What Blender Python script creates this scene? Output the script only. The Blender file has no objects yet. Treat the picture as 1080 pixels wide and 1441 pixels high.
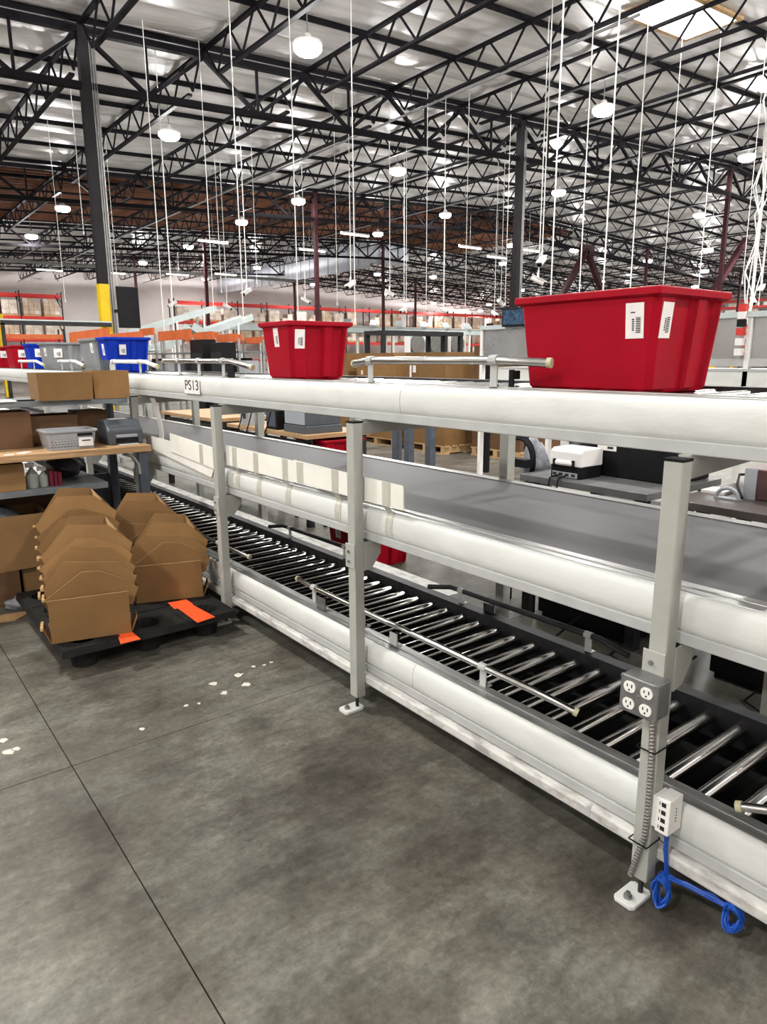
import bpy, bmesh, math, random
from mathutils import Vector, Matrix
random.seed(7)
S = bpy.context.scene
COL = S.collection
# ------------------------------------------------------------------ camera
F, CX, CY, H = 980.0, 540.0, 720.5, 1.6
YAW, PITCH, ROLL = math.radians(37.7), math.atan(216 / 980.0), math.radians(-0.3)
_h = Vector((math.sin(YAW), math.cos(YAW), 0)); _r = Vector((math.cos(YAW), -math.sin(YAW), 0)); _u = Vector((0, 0, 1))
FWD = _h * math.cos(PITCH) - _u * math.sin(PITCH); _up = _h * math.sin(PITCH) + _u * math.cos(PITCH)
RGT = _r * math.cos(ROLL) + _up * math.sin(ROLL); UPV = _up * math.cos(ROLL) - _r * math.sin(ROLL)
CAM = Vector((0, 0, H))
cd = bpy.data.cameras.new('camera'); cam = bpy.data.objects.new('camera', cd); COL.objects.link(cam)
cd.sensor_fit = 'VERTICAL'; cd.sensor_height = 24.0; cd.lens = F / 1441.0 * 24.0
cd.clip_start = 0.05; cd.clip_end = 300
M3 = Matrix((RGT, UPV, -FWD)).transposed()
cam.matrix_world = Matrix.Translation(CAM) @ M3.to_4x4()
S.camera = cam
# pixel of the photograph -> point on a plane of the room
def ray(x, y): return FWD * F + RGT * (x - CX) + UPV * (CY - y)
def onZ(x, y, z): d = ray(x, y); return CAM + d * ((z - H) / d.z)
def onX(x, y, X): d = ray(x, y); return CAM + d * (X / d.x)
def onY(x, y, Y): d = ray(x, y); return CAM + d * (Y / d.y)
# ------------------------------------------------------------------ world, exposure
w = bpy.data.worlds.new('world'); S.world = w; w.use_nodes = True
w.node_tree.nodes['Background'].inputs[0].default_value = (0.8, 0.85, 0.9, 1)
w.node_tree.nodes['Background'].inputs[1].default_value = 0.3
S.view_settings.view_transform = 'Standard'; S.view_settings.look = 'None'
S.view_settings.gamma = 1.0; S.view_settings.use_curve_mapping = False
S.view_settings.exposure = 0.0
LAMP_W = 355.0          # power of one high-bay lamp
UP_W = 10.5              # its up-light, spread wide like a prismatic refractor
S.cycles.max_bounces = 10; S.cycles.diffuse_bounces = 6; S.cycles.glossy_bounces = 4
S.cycles.sample_clamp_indirect = 6.0

# ------------------------------------------------------------------ materials
def mat(name, col, rough=0.5, metal=0.0, var=0.0, vscale=6.0, col2=None, bump=0.0, bscale=40.0, spec=0.3, stretch=None, rvar=0.0, emit=None, estr=0.0, contrast=(0.35, 0.65), alpha=None, coat=0.0):
    m = bpy.data.materials.new(name); m.use_nodes = True
    nt = m.node_tree; N = nt.nodes; L = nt.links; b = N['Principled BSDF']
    b.inputs['Roughness'].default_value = rough; b.inputs['Metallic'].default_value = metal
    b.inputs['Specular IOR Level'].default_value = spec
    if coat: b.inputs['Coat Weight'].default_value = coat; b.inputs['Coat Roughness'].default_value = .15
    c = (*col, 1)
    b.inputs['Base Color'].default_value = c
    if alpha is not None: b.inputs['Alpha'].default_value = alpha
    if emit: b.inputs['Emission Color'].default_value = (*emit, 1); b.inputs['Emission Strength'].default_value = estr
    if var or col2 or bump or rvar:
        tc = N.new('ShaderNodeTexCoord'); mp = N.new('ShaderNodeMapping'); L.new(tc.outputs['Object'], mp.inputs[0])
        if stretch: mp.inputs['Scale'].default_value = stretch
        ns = N.new('ShaderNodeTexNoise'); ns.inputs['Scale'].default_value = vscale; ns.inputs['Detail'].default_value = 6; ns.inputs['Roughness'].default_value = .6
        L.new(mp.outputs[0], ns.inputs['Vector'])
        rp = N.new('ShaderNodeValToRGB'); rp.color_ramp.elements[0].position, rp.color_ramp.elements[1].position = contrast
        c2 = col2 if col2 else tuple(v * (1 - var) for v in col)
        rp.color_ramp.elements[0].color = (*c2, 1); rp.color_ramp.elements[1].color = c
        L.new(ns.outputs['Fac'], rp.inputs[0]); L.new(rp.outputs[0], b.inputs['Base Color'])
        if rvar:
            mr = N.new('ShaderNodeMapRange'); mr.inputs['To Min'].default_value = max(0.02, rough - rvar); mr.inputs['To Max'].default_value = min(1, rough + rvar)
            L.new(ns.outputs['Fac'], mr.inputs['Value']); L.new(mr.outputs[0], b.inputs['Roughness'])
        if bump:
            n2 = N.new('ShaderNodeTexNoise'); n2.inputs['Scale'].default_value = bscale; n2.inputs['Detail'].default_value = 4
            L.new(mp.outputs[0], n2.inputs['Vector'])
            bp = N.new('ShaderNodeBump'); bp.inputs['Strength'].default_value = bump; bp.inputs['Distance'].default_value = .02
            L.new(n2.outputs['Fac'], bp.inputs['Height']); L.new(bp.outputs[0], b.inputs['Normal'])
    return m

def concrete():
    m = bpy.data.materials.new('concrete'); m.use_nodes = True; nt = m.node_tree; N = nt.nodes; L = nt.links; b = N['Principled BSDF']
    g = N.new('ShaderNodeNewGeometry')
    def noise(sc, det, rough=.6, stretch=None):
        n = N.new('ShaderNodeTexNoise'); n.inputs['Scale'].default_value = sc; n.inputs['Detail'].default_value = det; n.inputs['Roughness'].default_value = rough
        if stretch:
            mp = N.new('ShaderNodeMapping'); mp.inputs['Scale'].default_value = stretch; L.new(g.outputs['Position'], mp.inputs[0]); L.new(mp.outputs[0], n.inputs['Vector'])
        else: L.new(g.outputs['Position'], n.inputs['Vector'])
        return n
    def ramp(src, p0, c0, p1, c1):
        r = N.new('ShaderNodeValToRGB'); e = r.color_ramp.elements; e[0].position = p0; e[0].color = (*c0, 1); e[1].position = p1; e[1].color = (*c1, 1); L.new(src, r.inputs[0]); return r
    def mix(bt, f, a, c):
        x = N.new('ShaderNodeMix'); x.data_type = 'RGBA'; x.blend_type = bt
        if isinstance(f, float): x.inputs[0].default_value = f
        else: L.new(f, x.inputs[0])
        L.new(a, x.inputs[6]); L.new(c, x.inputs[7]); return x.outputs[2]
    big = noise(.85, 5, .62); r1 = ramp(big.outputs['Fac'], .36, (.075, .071, .061), .66, (.195, .187, .165))
    mid = noise(3.2, 8, .72); r2 = ramp(mid.outputs['Fac'], .36, (.55, .54, .52), .60, (1.12, 1.12, 1.11))
    fine = noise(38, 6, .75); r3 = ramp(fine.outputs['Fac'], .3, (.66, .66, .66), .7, (1.22, 1.21, 1.19))
    med = noise(11, 7, .75, (1, 1.8, 1)); r5 = ramp(med.outputs['Fac'], .34, (.76, .74, .71), .62, (1.14, 1.14, 1.14))
    strk = noise(2.2, 6, .7, (.5, 3.2, 1)); r4 = ramp(strk.outputs['Fac'], .38, (.82, .82, .82), .58, (1.06, 1.06, 1.05))
    c = mix('MULTIPLY', 1.0, r1.outputs[0], r2.outputs[0]); c = mix('MULTIPLY', 1.0, c, r3.outputs[0]); c = mix('MULTIPLY', 1.0, c, r4.outputs[0]); c = mix('MULTIPLY', 1.0, c, r5.outputs[0])
    tint = noise(1.7, 4, .6); r6 = ramp(tint.outputs['Fac'], .42, (1.05, 1.0, .965), .58, (.98, 1.0, .985)); c = mix('MULTIPLY', 1.0, c, r6.outputs[0])
    L.new(c, b.inputs['Base Color'])
    mr = N.new('ShaderNodeMapRange'); mr.inputs['From Min'].default_value = .3; mr.inputs['From Max'].default_value = .7; mr.inputs['To Min'].default_value = .36; mr.inputs['To Max'].default_value = .62
    L.new(mid.outputs['Fac'], mr.inputs['Value']); L.new(mr.outputs[0], b.inputs['Roughness'])
    bp = N.new('ShaderNodeBump'); bp.inputs['Strength'].default_value = .12; bp.inputs['Distance'].default_value = .004; L.new(fine.outputs['Fac'], bp.inputs['Height']); L.new(bp.outputs[0], b.inputs['Normal'])
    b.inputs['Specular IOR Level'].default_value = .4
    return m

MT = {}
MT['concrete'] = concrete()
MT['white'] = mat('white_paint', (.66, .67, .645), .42, 0, col2=(.54, .545, .52), vscale=5, stretch=(1, .35, 1), contrast=(.28, .5), bump=.05, bscale=90)
MT['white_dirty'] = mat('scuffed_white_paint', (.62, .61, .58), .5, 0, col2=(.36, .34, .32), vscale=16, stretch=(1.4, .5, 1), contrast=(.36, .54))
MT['post'] = mat('post_paint', (.40, .405, .37), .45, 0, var=.12, vscale=7, contrast=(.3, .6))
MT['strip'] = mat('grey_white_strip', (.46, .47, .46), .45, 0, var=.12, vscale=8)
MT['alu'] = mat('aluminium_rail', (.50, .50, .49), .34, .85, var=.35, vscale=14, stretch=(6, .4, 6))
MT['steel'] = mat('roller_steel', (.62, .61, .59), .17, 1.0, var=.22, vscale=5, stretch=(1, 1, 1), rvar=.06)
MT['tube'] = mat('tube_steel', (.55, .55, .53), .24, 1.0, var=.2, vscale=20)
MT['darksteel'] = mat('dark_steel', (.035, .035, .038), .5, .3, var=.4, vscale=8)
MT['pan'] = mat('dark_bed', (.008, .0078, .0075), .7, 0, var=.5, vscale=6, spec=.1)
MT['belt'] = mat('belt_rubber', (.155, .15, .158), .42, 0, col2=(.10, .096, .104), vscale=1.6, stretch=(2.0, .5, 1), rvar=.10, contrast=(.3, .65), spec=.045)
MT['black'] = mat('black_plastic', (.010, .010, .012), .5, 0, var=.4, vscale=12, spec=.15)
MT['blackmatte'] = mat('black_matte', (.012, .012, .014), .8)
MT['pallet'] = mat('pallet_plastic', (.010, .010, .0105), .6, 0, col2=(.020, .019, .018), vscale=9, bump=.15, bscale=60, spec=.14)
MT['card'] = mat('cardboard', (.255, .140, .052), .8, 0, col2=(.205, .110, .040), vscale=3, bump=.04, bscale=30)
_nt = MT['card'].node_tree; _b = _nt.nodes['Principled BSDF']; _src = _b.inputs['Base Color'].links[0].from_socket
_oi = _nt.nodes.new('ShaderNodeObjectInfo'); _mr = _nt.nodes.new('ShaderNodeMapRange'); _mr.inputs['To Min'].default_value = .80; _mr.inputs['To Max'].default_value = 1.18; _nt.links.new(_oi.outputs['Random'], _mr.inputs['Value'])
_hv = _nt.nodes.new('ShaderNodeHueSaturation'); _nt.links.new(_src, _hv.inputs['Color']); _nt.links.new(_mr.outputs[0], _hv.inputs['Value']); _nt.links.new(_hv.outputs[0], _b.inputs['Base Color'])
MT['card_dark'] = mat('cardboard_dark', (.13, .068, .032), .8, 0, var=.25, vscale=4)  # darker brown board, used for some boxes and panels
MT['card_edge'] = mat('cardboard_edge', (.52, .32, .15), .8, 0, var=.25, vscale=40)
MT['card_mid'] = mat('cardboard_mid', (.29, .165, .068), .8, 0, var=.2, vscale=3)
MT['shield'] = mat('white_card', (.84, .83, .76), .6, 0, var=.1, vscale=4)
MT['tape'] = mat('clear_tape', (.56, .55, .49), .25, 0, col2=(.44, .43, .38), vscale=30, stretch=(1, 3, .3))
MT['red'] = mat('red_tote', (.34, .002, .014), .42, 0, col2=(.29, .0015, .011), vscale=7, contrast=(.3, .6), spec=.12)
MT['blue'] = mat('blue_tote', (.005, .035, .42), .42, 0, var=.2, vscale=7, spec=.12)
MT['grey'] = mat('grey_tote', (.24, .25, .26), .42, 0, var=.25, vscale=7)
MT['paper'] = mat('label_paper', (.80, .78, .76), .6, 0, var=.08, vscale=20)
MT['ink'] = mat('ink', (.02, .02, .022), .6)
MT['wood'] = mat('wood_top', (.47, .30, .155), .5, 0, col2=(.33, .195, .095), vscale=4, stretch=(1.0, 14, 14), contrast=(.35, .6))
MT['pine'] = mat('pine_wood', (.52, .34, .17), .7, 0, var=.3, vscale=6)
MT['bluegrey'] = mat('blue_grey_paint', (.085, .10, .125), .5, 0, var=.25, vscale=9)
MT['shelfgrey'] = mat('grey_shelf', (.17, .19, .20), .45, 0, var=.2, vscale=9)
MT['printer'] = mat('printer_grey', (.085, .095, .11), .42, 0, var=.15, vscale=10)
MT['printer_lt'] = mat('printer_light', (.33, .35, .38), .4)
MT['basket'] = mat('basket_grey', (.34, .35, .37), .5, 0, var=.15, vscale=10)
MT['orange'] = mat('orange_sheet', (.86, .10, .022), .55, 0, var=.15, vscale=8)
MT['orange_beam'] = mat('orange_board', (.62, .14, .04), .55, 0, var=.25, vscale=5)
MT['redbeam'] = mat('red_beam', (.66, .045, .04), .45, 0, var=.2, vscale=4)
MT['wrap'] = mat('pallet_load_white', (.74, .66, .60), .4, 0, col2=(.50, .38, .30), vscale=2.2)
MT['wrap2'] = mat('pallet_load_tan', (.62, .46, .34), .5, 0, var=.35, vscale=2.2)
MT['truss'] = mat('truss_paint', (.010, .009, .012), .7, .0, var=.35, vscale=3, spec=.1)
MT['truss_maroon'] = mat('column_maroon', (.055, .016, .021), .6, 0, var=.3, vscale=3, spec=.15)
MT['column'] = mat('column_dark', (.020, .017, .020), .6, 0, var=.3, vscale=3, spec=.15)
MT['yellow'] = mat('safety_yellow', (.74, .50, .01), .5, 0, var=.15, vscale=6)
MT['foil'] = mat('foil_insulation', (.80, .785, .79), .42, .1, col2=(.52, .51, .52), vscale=1.1, stretch=(.5, 3.0, 1), bump=.8, bscale=3.5, contrast=(.25, .6), rvar=.12)
MT['deck'] = mat('bare_wood_deck', (.20, .085, .045), .8, 0, var=.4, vscale=1.5)
MT['wall'] = mat('wall_paint', (.80, .74, .72), .75, 0, var=.1, vscale=.6)
MT['curtain'] = mat('draft_curtain_metal', (.58, .60, .66), .45, .2, var=.12, vscale=2)
MT['darkpipe'] = mat('grey_pipe', (.16, .155, .16), .5, .3)
MT['rod'] = mat('white_rod', (.80, .80, .78), .45)
MT['conduit'] = mat('galvanised_conduit', (.40, .40, .40), .35, .8, var=.2, vscale=8)
MT['lamp'] = mat('lamp_lens', (1, 1, 1), .4, emit=(1.0, .98, .94), estr=55.0)
MT['strip_lamp'] = mat('strip_lamp_lens', (1, 1, 1), .4, emit=(1.0, .96, .88), estr=9.0)
MT['skylight'] = mat('skylight_panel', (.9, .9, .9), .5, emit=(1.0, .97, .90), estr=5.0)
MT['camwhite'] = mat('camera_white', (.78, .77, .75), .4)
MT['palewhite'] = mat('pale_conveyor', (.52, .58, .58), .5, 0, var=.12, vscale=3)
MT['panelgrey'] = mat('guard_panel', (.40, .41, .41), .28, .75, var=.2, vscale=2.5, rvar=.06)
MT['bluecable'] = mat('blue_cable', (.012, .075, .40), .4)
MT['flex'] = mat('flex_conduit', (.36, .35, .33), .35, .9)
MT['outletbox'] = mat('outlet_box_steel', (.36, .36, .36), .38, .85, var=.25, vscale=20)
MT['outlet'] = mat('outlet_white', (.82, .81, .77), .4)
MT['rubber'] = mat('end_cap', (.50, .47, .30), .6)
MT['clear'] = mat('bag_plastic', (.30, .31, .345), .3, 0, var=.4, vscale=14, bump=.6, bscale=14)
MT['darkred'] = mat('dark_red_folder', (.17, .012, .03), .5)
MT['darkwood'] = mat('dark_table', (.085, .070, .066), .42, 0, var=.3, vscale=4)
MT['greytop'] = mat('grey_table_top', (.17, .17, .175), .4, 0, col2=(.09, .09, .09), vscale=2.5)
MT['bag'] = mat('dark_bag', (.05, .052, .06), .4, 0, var=.4, vscale=8, bump=.5, bscale=9)
MT['screen'] = mat('monitor_screen', (.01, .015, .03), .2, 0, col2=(.04, .09, .16), vscale=30, emit=(.02, .05, .1), estr=.4)
MT['beige'] = mat('floor_paint', (.62, .60, .52), .6, 0, var=.2, vscale=30)
MT['maroonbox'] = mat('wrapped_brown_box', (.10, .05, .048), .3, 0, var=.3, vscale=18, stretch=(1, 1, 12))
MT['joint'] = mat('floor_joint', (.055, .052, .046), .9)
MT['greencan'] = mat('bottle_grey', (.42, .46, .42), .35, 0, var=.2, vscale=10)

# ------------------------------------------------------------------ mesh builder
class MB:
    def __init__(s): s.v = []; s.f = []
    def add(s, vs, fs):
        n = len(s.v); s.v += [tuple(p) for p in vs]; s.f += [tuple(i + n for i in f) for f in fs]; return s
    def box(s, x0, x1, y0, y1, z0, z1):
        return s.add([(x0, y0, z0), (x1, y0, z0), (x1, y1, z0), (x0, y1, z0), (x0, y0, z1), (x1, y0, z1), (x1, y1, z1), (x0, y1, z1)],
                     [(0, 3, 2, 1), (4, 5, 6, 7), (0, 1, 5, 4), (1, 2, 6, 5), (2, 3, 7, 6), (3, 0, 4, 7)])
    def bar(s, p0, p1, wd, ht, up=(0, 0, 1)):                  # rectangular bar between two points
        p0, p1 = Vector(p0), Vector(p1); d = (p1 - p0).normalized(); u = Vector(up)
        if abs(d.dot(u)) > .98: u = Vector((0, 1, 0))
        a = d.cross(u).normalized() * wd / 2; b = a.cross(d).normalized() * ht / 2
        vs = [p + sa * a + sb * b for p in (p0, p1) for sa, sb in ((-1, -1), (1, -1), (1, 1), (-1, 1))]
        return s.add(vs, [(0, 1, 2, 3), (7, 6, 5, 4), (0, 4, 5, 1), (1, 5, 6, 2), (2, 6, 7, 3), (3, 7, 4, 0)])
    def tube(s, pts, r, n=8, cap=True):                         # round tube along a path
        pts = [Vector(p) for p in pts]; rs = r if isinstance(r, (list, tuple)) else [r] * len(pts)
        rings = []; prev = None
        for i, p in enumerate(pts):
            d = ((pts[i + 1] if i + 1 < len(pts) else p) - (pts[i - 1] if i else p)).normalized()
            if prev is None:
                a = d.orthogonal().normalized()
            else:
                a = prev - d * prev.dot(d); a = a.normalized() if a.length > 1e-6 else d.orthogonal().normalized()
            prev = a; b = d.cross(a)
            rings.append([p + (a * math.cos(t) + b * math.sin(t)) * rs[i] for t in [2 * math.pi * k / n for k in range(n)]])
        vs = [q for ring in rings for q in ring]; fs = []
        for i in range(len(pts) - 1):
            for k in range(n): fs.append((i * n + k, i * n + (k + 1) % n, (i + 1) * n + (k + 1) % n, (i + 1) * n + k))
        if cap: fs.append(tuple(range(n - 1, -1, -1))); fs.append(tuple((len(pts) - 1) * n + k for k in range(n)))
        return s.add(vs, fs)
    def prism(s, poly, fn, t0, t1):                             # poly of 2-D points, fn(a,b,t)->3-D
        n = len(poly); vs = [fn(a, b, t0) for a, b in poly] + [fn(a, b, t1) for a, b in poly]
        fs = [tuple(range(n - 1, -1, -1)), tuple(range(n, 2 * n))] + [(i, (i + 1) % n, n + (i + 1) % n, n + i) for i in range(n)]
        return s.add(vs, fs)
    def extY(s, prof, y0, y1): return s.prism(prof, lambda a, b, t: (a, t, b), y0, y1)
    def loft(s, rings, closed=True, capa=False, capb=False):
        n = len(rings[0]); vs = [p for r in rings for p in r]; fs = []
        for i in range(len(rings) - 1):
            for k in range(n if closed else n - 1): fs.append((i * n + k, i * n + (k + 1) % n, (i + 1) * n + (k + 1) % n, (i + 1) * n + k))
        if capa: fs.append(tuple(range(n - 1, -1, -1)))
        if capb: fs.append(tuple((len(rings) - 1) * n + k for k in range(n)))
        return s.add(vs, fs)
    def lathe(s, prof, c=(0, 0, 0), n=16):
        return s.loft([[(c[0] + r * math.cos(2 * math.pi * k / n), c[1] + r * math.sin(2 * math.pi * k / n), c[2] + z) for k in range(n)] for r, z in prof], True, True, True)
    def xf(s, M): s.v = [tuple(M @ Vector(p)) for p in s.v]; return s
    def mesh(s, name, m, smooth=False, edge=None):
        me = bpy.data.meshes.new(name); me.from_pydata(s.v, [], s.f); me.update()
        bm = bmesh.new(); bm.from_mesh(me); bmesh.ops.recalc_face_normals(bm, faces=bm.faces); bm.to_mesh(me); bm.free()
        me.materials.append(MT[m])
        if edge:
            me.materials.append(MT[edge])
            for i, p in enumerate(me.polygons): p.material_index = 0 if p.area > .004 else 1
        if smooth:
            for p in me.polygons: p.use_smooth = True
            try: me.set_sharp_from_angle(angle=math.radians(35))
            except Exception: pass
        return me
    def build(s, name, m, parent=None, smooth=False, bevel=0, local=False):
        if parent is not None and not local:
            l = wloc(parent); s.v = [(a - l.x, b - l.y, c - l.z) for a, b, c in s.v]
        return link(name, s.mesh(name, m, smooth), parent, bevel)
def wloc(o):
    l = Vector(o.location)
    while o.parent: o = o.parent; l += o.location
    return l
def link(name, me, parent=None, bevel=0):
    o = bpy.data.objects.new(name, me); COL.objects.link(o); o.parent = parent
    if bevel:
        b = o.modifiers.new('bevel', 'BEVEL'); b.width = bevel; b.segments = 2; b.limit_method = 'ANGLE'; b.angle_limit = math.radians(40)
    return o
def tag(o, label=None, cat=None, group=None, kind=None):
    if label: o['label'] = label
    if cat: o['category'] = cat
    if group: o['group'] = group
    if kind: o['kind'] = kind
    return o
def thing(name, label, cat, loc=(0, 0, 0), group=None):
    o = bpy.data.objects.new(name, None); COL.objects.link(o); o.location = loc; o.empty_display_size = .1
    return tag(o, label, cat, group)
def dup(o, parent=None):
    c = o.copy(); COL.objects.link(c); c.parent = parent
    for ch in list(o.children): dup(ch, c)
    return c
def circ(c, r, n, ax='z'):
    out = []
    for k in range(n):
        t = 2 * math.pi * k / n; a, b = r * math.cos(t), r * math.sin(t)
        out.append((c[0] + a, c[1] + b, c[2]) if ax == 'z' else ((c[0], c[1] + a, c[2] + b) if ax == 'x' else (c[0] + a, c[1], c[2] + b)))
    return out
def textmesh(txt, size, m, M, name, parent):
    cu = bpy.data.curves.new(name, 'FONT'); cu.body = txt; cu.size = size; cu.extrude = .0006; cu.align_x = 'CENTER'; cu.align_y = 'CENTER'
    t = bpy.data.objects.new(name, cu); COL.objects.link(t)
    dg = bpy.context.evaluated_depsgraph_get(); me = bpy.data.meshes.new_from_object(t.evaluated_get(dg))
    bpy.data.objects.remove(t); me.transform(M)
    l = wloc(parent); me.transform(Matrix.Translation(-l))
    me.materials.clear(); me.materials.append(MT[m]); return link(name, me, parent)

# ------------------------------------------------------------------ the hall
XW0, XW1, YW0, YW1 = -14.0, 66.0, -9.0, 60.5
RIDGE = 29.0
def zr(x): return 7.85 + .05 * (min(x, 2 * RIDGE - x) - 4.5)
fl = MB().box(XW0, XW1, YW0, YW1, -.25, -.02).build('floor', 'joint'); tag(fl, kind='structure')
xs = [XW0] + [.545 + 6.1 * k for k in range(-2, 11)] + [XW1]; ys = [YW0] + [2.77 + 5.57 * k for k in range(-2, 11)] + [YW1]
g = .0022
for i in range(len(xs) - 1):
    for j in range(len(ys) - 1):
        if xs[i + 1] - xs[i] < .2 or ys[j + 1] - ys[j] < .2: continue
        MB().box(xs[i] + g, xs[i + 1] - g, ys[j] + g, ys[j + 1] - g, -.1, 0).build('slab', 'concrete', fl)
def blob(c, r, seed, m='beige'):
    rr = random.Random(seed); n = 11; pts = [(c[0] + r * (.55 + .6 * rr.random()) * math.cos(2 * math.pi * k / n), c[1] + r * (.55 + .6 * rr.random()) * math.sin(2 * math.pi * k / n)) for k in range(n)]
    MB().prism(pts, lambda a, b, t: (a, b, t), -.001, .0012).build('paint_spot', m, fl)
for k, (x, y, r) in enumerate([(300, 962, .022), (316, 975, .02), (336, 950, .026), (347, 963, .024), (357, 938, .014), (372, 936, .010), (382, 932, .012), (4, 1042, .022), (12, 1058, .030), (22, 1054, .02), (262, 993, .012), (280, 990, .01), (200, 1026, .014)]):
    p = onZ(x, y, 0); blob(p, r, k)
for nm, bx in (('wall_back', (XW0, XW1, YW1, YW1 + .3)), ('wall_front', (XW0, XW1, YW0 - .3, YW0)), ('wall_left', (XW0 - .3, XW0, YW0, YW1)), ('wall_right', (XW1, XW1 + .3, YW0, YW1))):
    tag(MB().box(*bx, 0, 9.6).build(nm, 'wall'), kind='structure')
# roof: foil insulation sagging between purlins, a strip of bare wooden deck
PER = 11.15 / 10; Y0P = 3.85 - 12 * PER
BROWN = (27.6, 37.3, -14.0, 35.5)
mb = MB(); xg = [XW0 + 2.4 * k for k in range(34) if XW0 + 2.4 * k < XW1] + [XW1]
xg = sorted(set([round(x, 3) for x in xg] + [RIDGE, BROWN[3]]))
nper = int((YW1 - Y0P) / PER) + 1
rr = random.Random(3); AMPS = []
for k in range(nper):
    ya = Y0P + k * PER
    inb = BROWN[0] <= ya + PER / 2 <= BROWN[1]
    amps = [.05 + .055 * rr.random() for _ in xg]; AMPS.append(amps)
    vs = []; nx = len(xg); NT = 6
    for t in range(NT + 1):
        u = t / NT
        for i, x in enumerate(xg): vs.append((x, min(ya + u * PER, YW1), zr(x) - (amps[i] * 4 * u * (1 - u) if not inb else -.02)))
    fs = []
    for t in range(NT):
        for i in range(nx - 1):
            if inb and xg[i] < BROWN[3] - .01: continue
            fs.append((t * nx + i, t * nx + i + 1, (t + 1) * nx + i + 1, (t + 1) * nx + i))
    mb.add(vs, fs)
ceil = mb.build('ceiling', 'foil', smooth=True); tag(ceil, kind='structure')
mb = MB(); zb = [(BROWN[2], zr(BROWN[2]) + .05), (RIDGE, zr(RIDGE) + .05), (BROWN[3], zr(BROWN[3]) + .05)]
mb.prism(zb + [(x, z + .05) for x, z in reversed(zb)], lambda a, b, t: (a, t, b), BROWN[0] - .6, BROWN[1] + .6).build('wood_deck', 'deck', ceil)
prof = [(XW0, zr(XW0)), (RIDGE, zr(RIDGE)), (XW1, zr(XW1))]
pm = MB().prism([(x, z + .02) for x, z in prof] + [(x, z - .112) for x, z in reversed(prof)], lambda a, b, t: (a, t, b), -.022, .022).mesh('purlin', 'truss')
for k in range(nper):
    y = Y0P + k * PER
    if y > 7 and k % 2 == 0: link('purlin', pm, ceil).location.y = y
pj = [(BROWN[2], zr(BROWN[2])), (RIDGE, zr(RIDGE)), (BROWN[3], zr(BROWN[3]))]
wm = MB().prism([(x, z + .05) for x, z in pj] + [(x, z - .07) for x, z in reversed(pj)], lambda a, b, t: (a, t, b), -.035, .035).mesh('sub_purlin', 'deck')
yy = BROWN[0]
while yy < BROWN[1]:
    link('sub_purlin', wm, ceil).location.y = yy; yy += .4
def rooflabel(kind, x, y):
    if kind == 'lamp':
        return ('lit high bay lamp hanging below the bare brown roof deck' if 27 < y < 38 and x < 35.5 else 'lit high bay lamp hanging before the first girder row' if y < 15 else 'lit high bay lamp between the first girder and the brown deck' if y < 27 and x < 29 else 'lit high bay lamp beyond the roof ridge, right of the draft curtain' if x > 29 else 'lit high bay lamp behind the brown roof deck')
    r = min(range(6), key=lambda i: abs(GY[i] - y)); n = ('nearest', 'first full', 'second', 'third', 'fourth', 'last')[r]
    if kind == 'girder': return 'deep dark girder truss in the %s row of columns' % n if r != 1 else 'deep dark girder truss carried by the yellow banded column row'
    return 'open web bar joist ' + ('carrying the bare brown roof deck' if r == 2 else 'between the yellow banded column row and brown deck' if r == 1 else 'in the roof bay with the skylight' if r == 0 else 'right behind the brown roof deck' if r == 3 else 'reaching the far wall')
JX = [-7.7 + 2.44 * k for k in range(31)]; GYS = [3.85, 15.0, 26.15, 37.3, 48.45, 59.6]
JTOP, JBOT, GTOP, GBOT = .11, .11 + .62 + .05, .17, .17 + 1.02 + .06        # depths below the roof plane
SKY = [None]
def hang_top(x, y):
    # what a rod at (x, y) hangs from: girder, joist, skylight frame, bare deck or the insulation's own hanger
    if any(abs(y - g_) < .10 for g_ in GYS): return zr(x) - GBOT + .02
    jn = min(JX, key=lambda j: abs(j - x))
    if abs(jn - x) < .08: return zr(jn) - JBOT + .02
    if SKY[0] and SKY[0][0] < x < SKY[0][1] and SKY[0][2] < y < SKY[0][3]: return zr(x) - .1085
    if BROWN[0] <= y <= BROWN[1] and x < BROWN[3]: return zr(x) + .052
    k = int((y - Y0P) / PER); u = (y - Y0P) / PER - k
    i = max(j for j in range(len(xg)) if xg[j] <= x); f = (x - xg[i]) / (xg[i + 1] - xg[i]); am = AMPS[k][i] * (1 - f) + AMPS[k][i + 1] * f
    t = int(u * 6); v = u * 6 - t; g_ = lambda q: 4 * q / 6 * (1 - q / 6)
    return zr(x) - am * (g_(t) * (1 - v) + g_(t + 1) * v) + .006
def clear_of_steel(x, y, r=.36):
    # shift a lamp sideways so that it hangs beside a joist or girder, not inside it
    jn = min(JX, key=lambda j: abs(j - x))
    if abs(x - jn) < r: x = jn + (r if x >= jn else -r)
    gn = min(GYS, key=lambda j: abs(j - y))
    if abs(y - gn) < r: y = gn + (r if y >= gn else -r)
    return x, y
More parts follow.
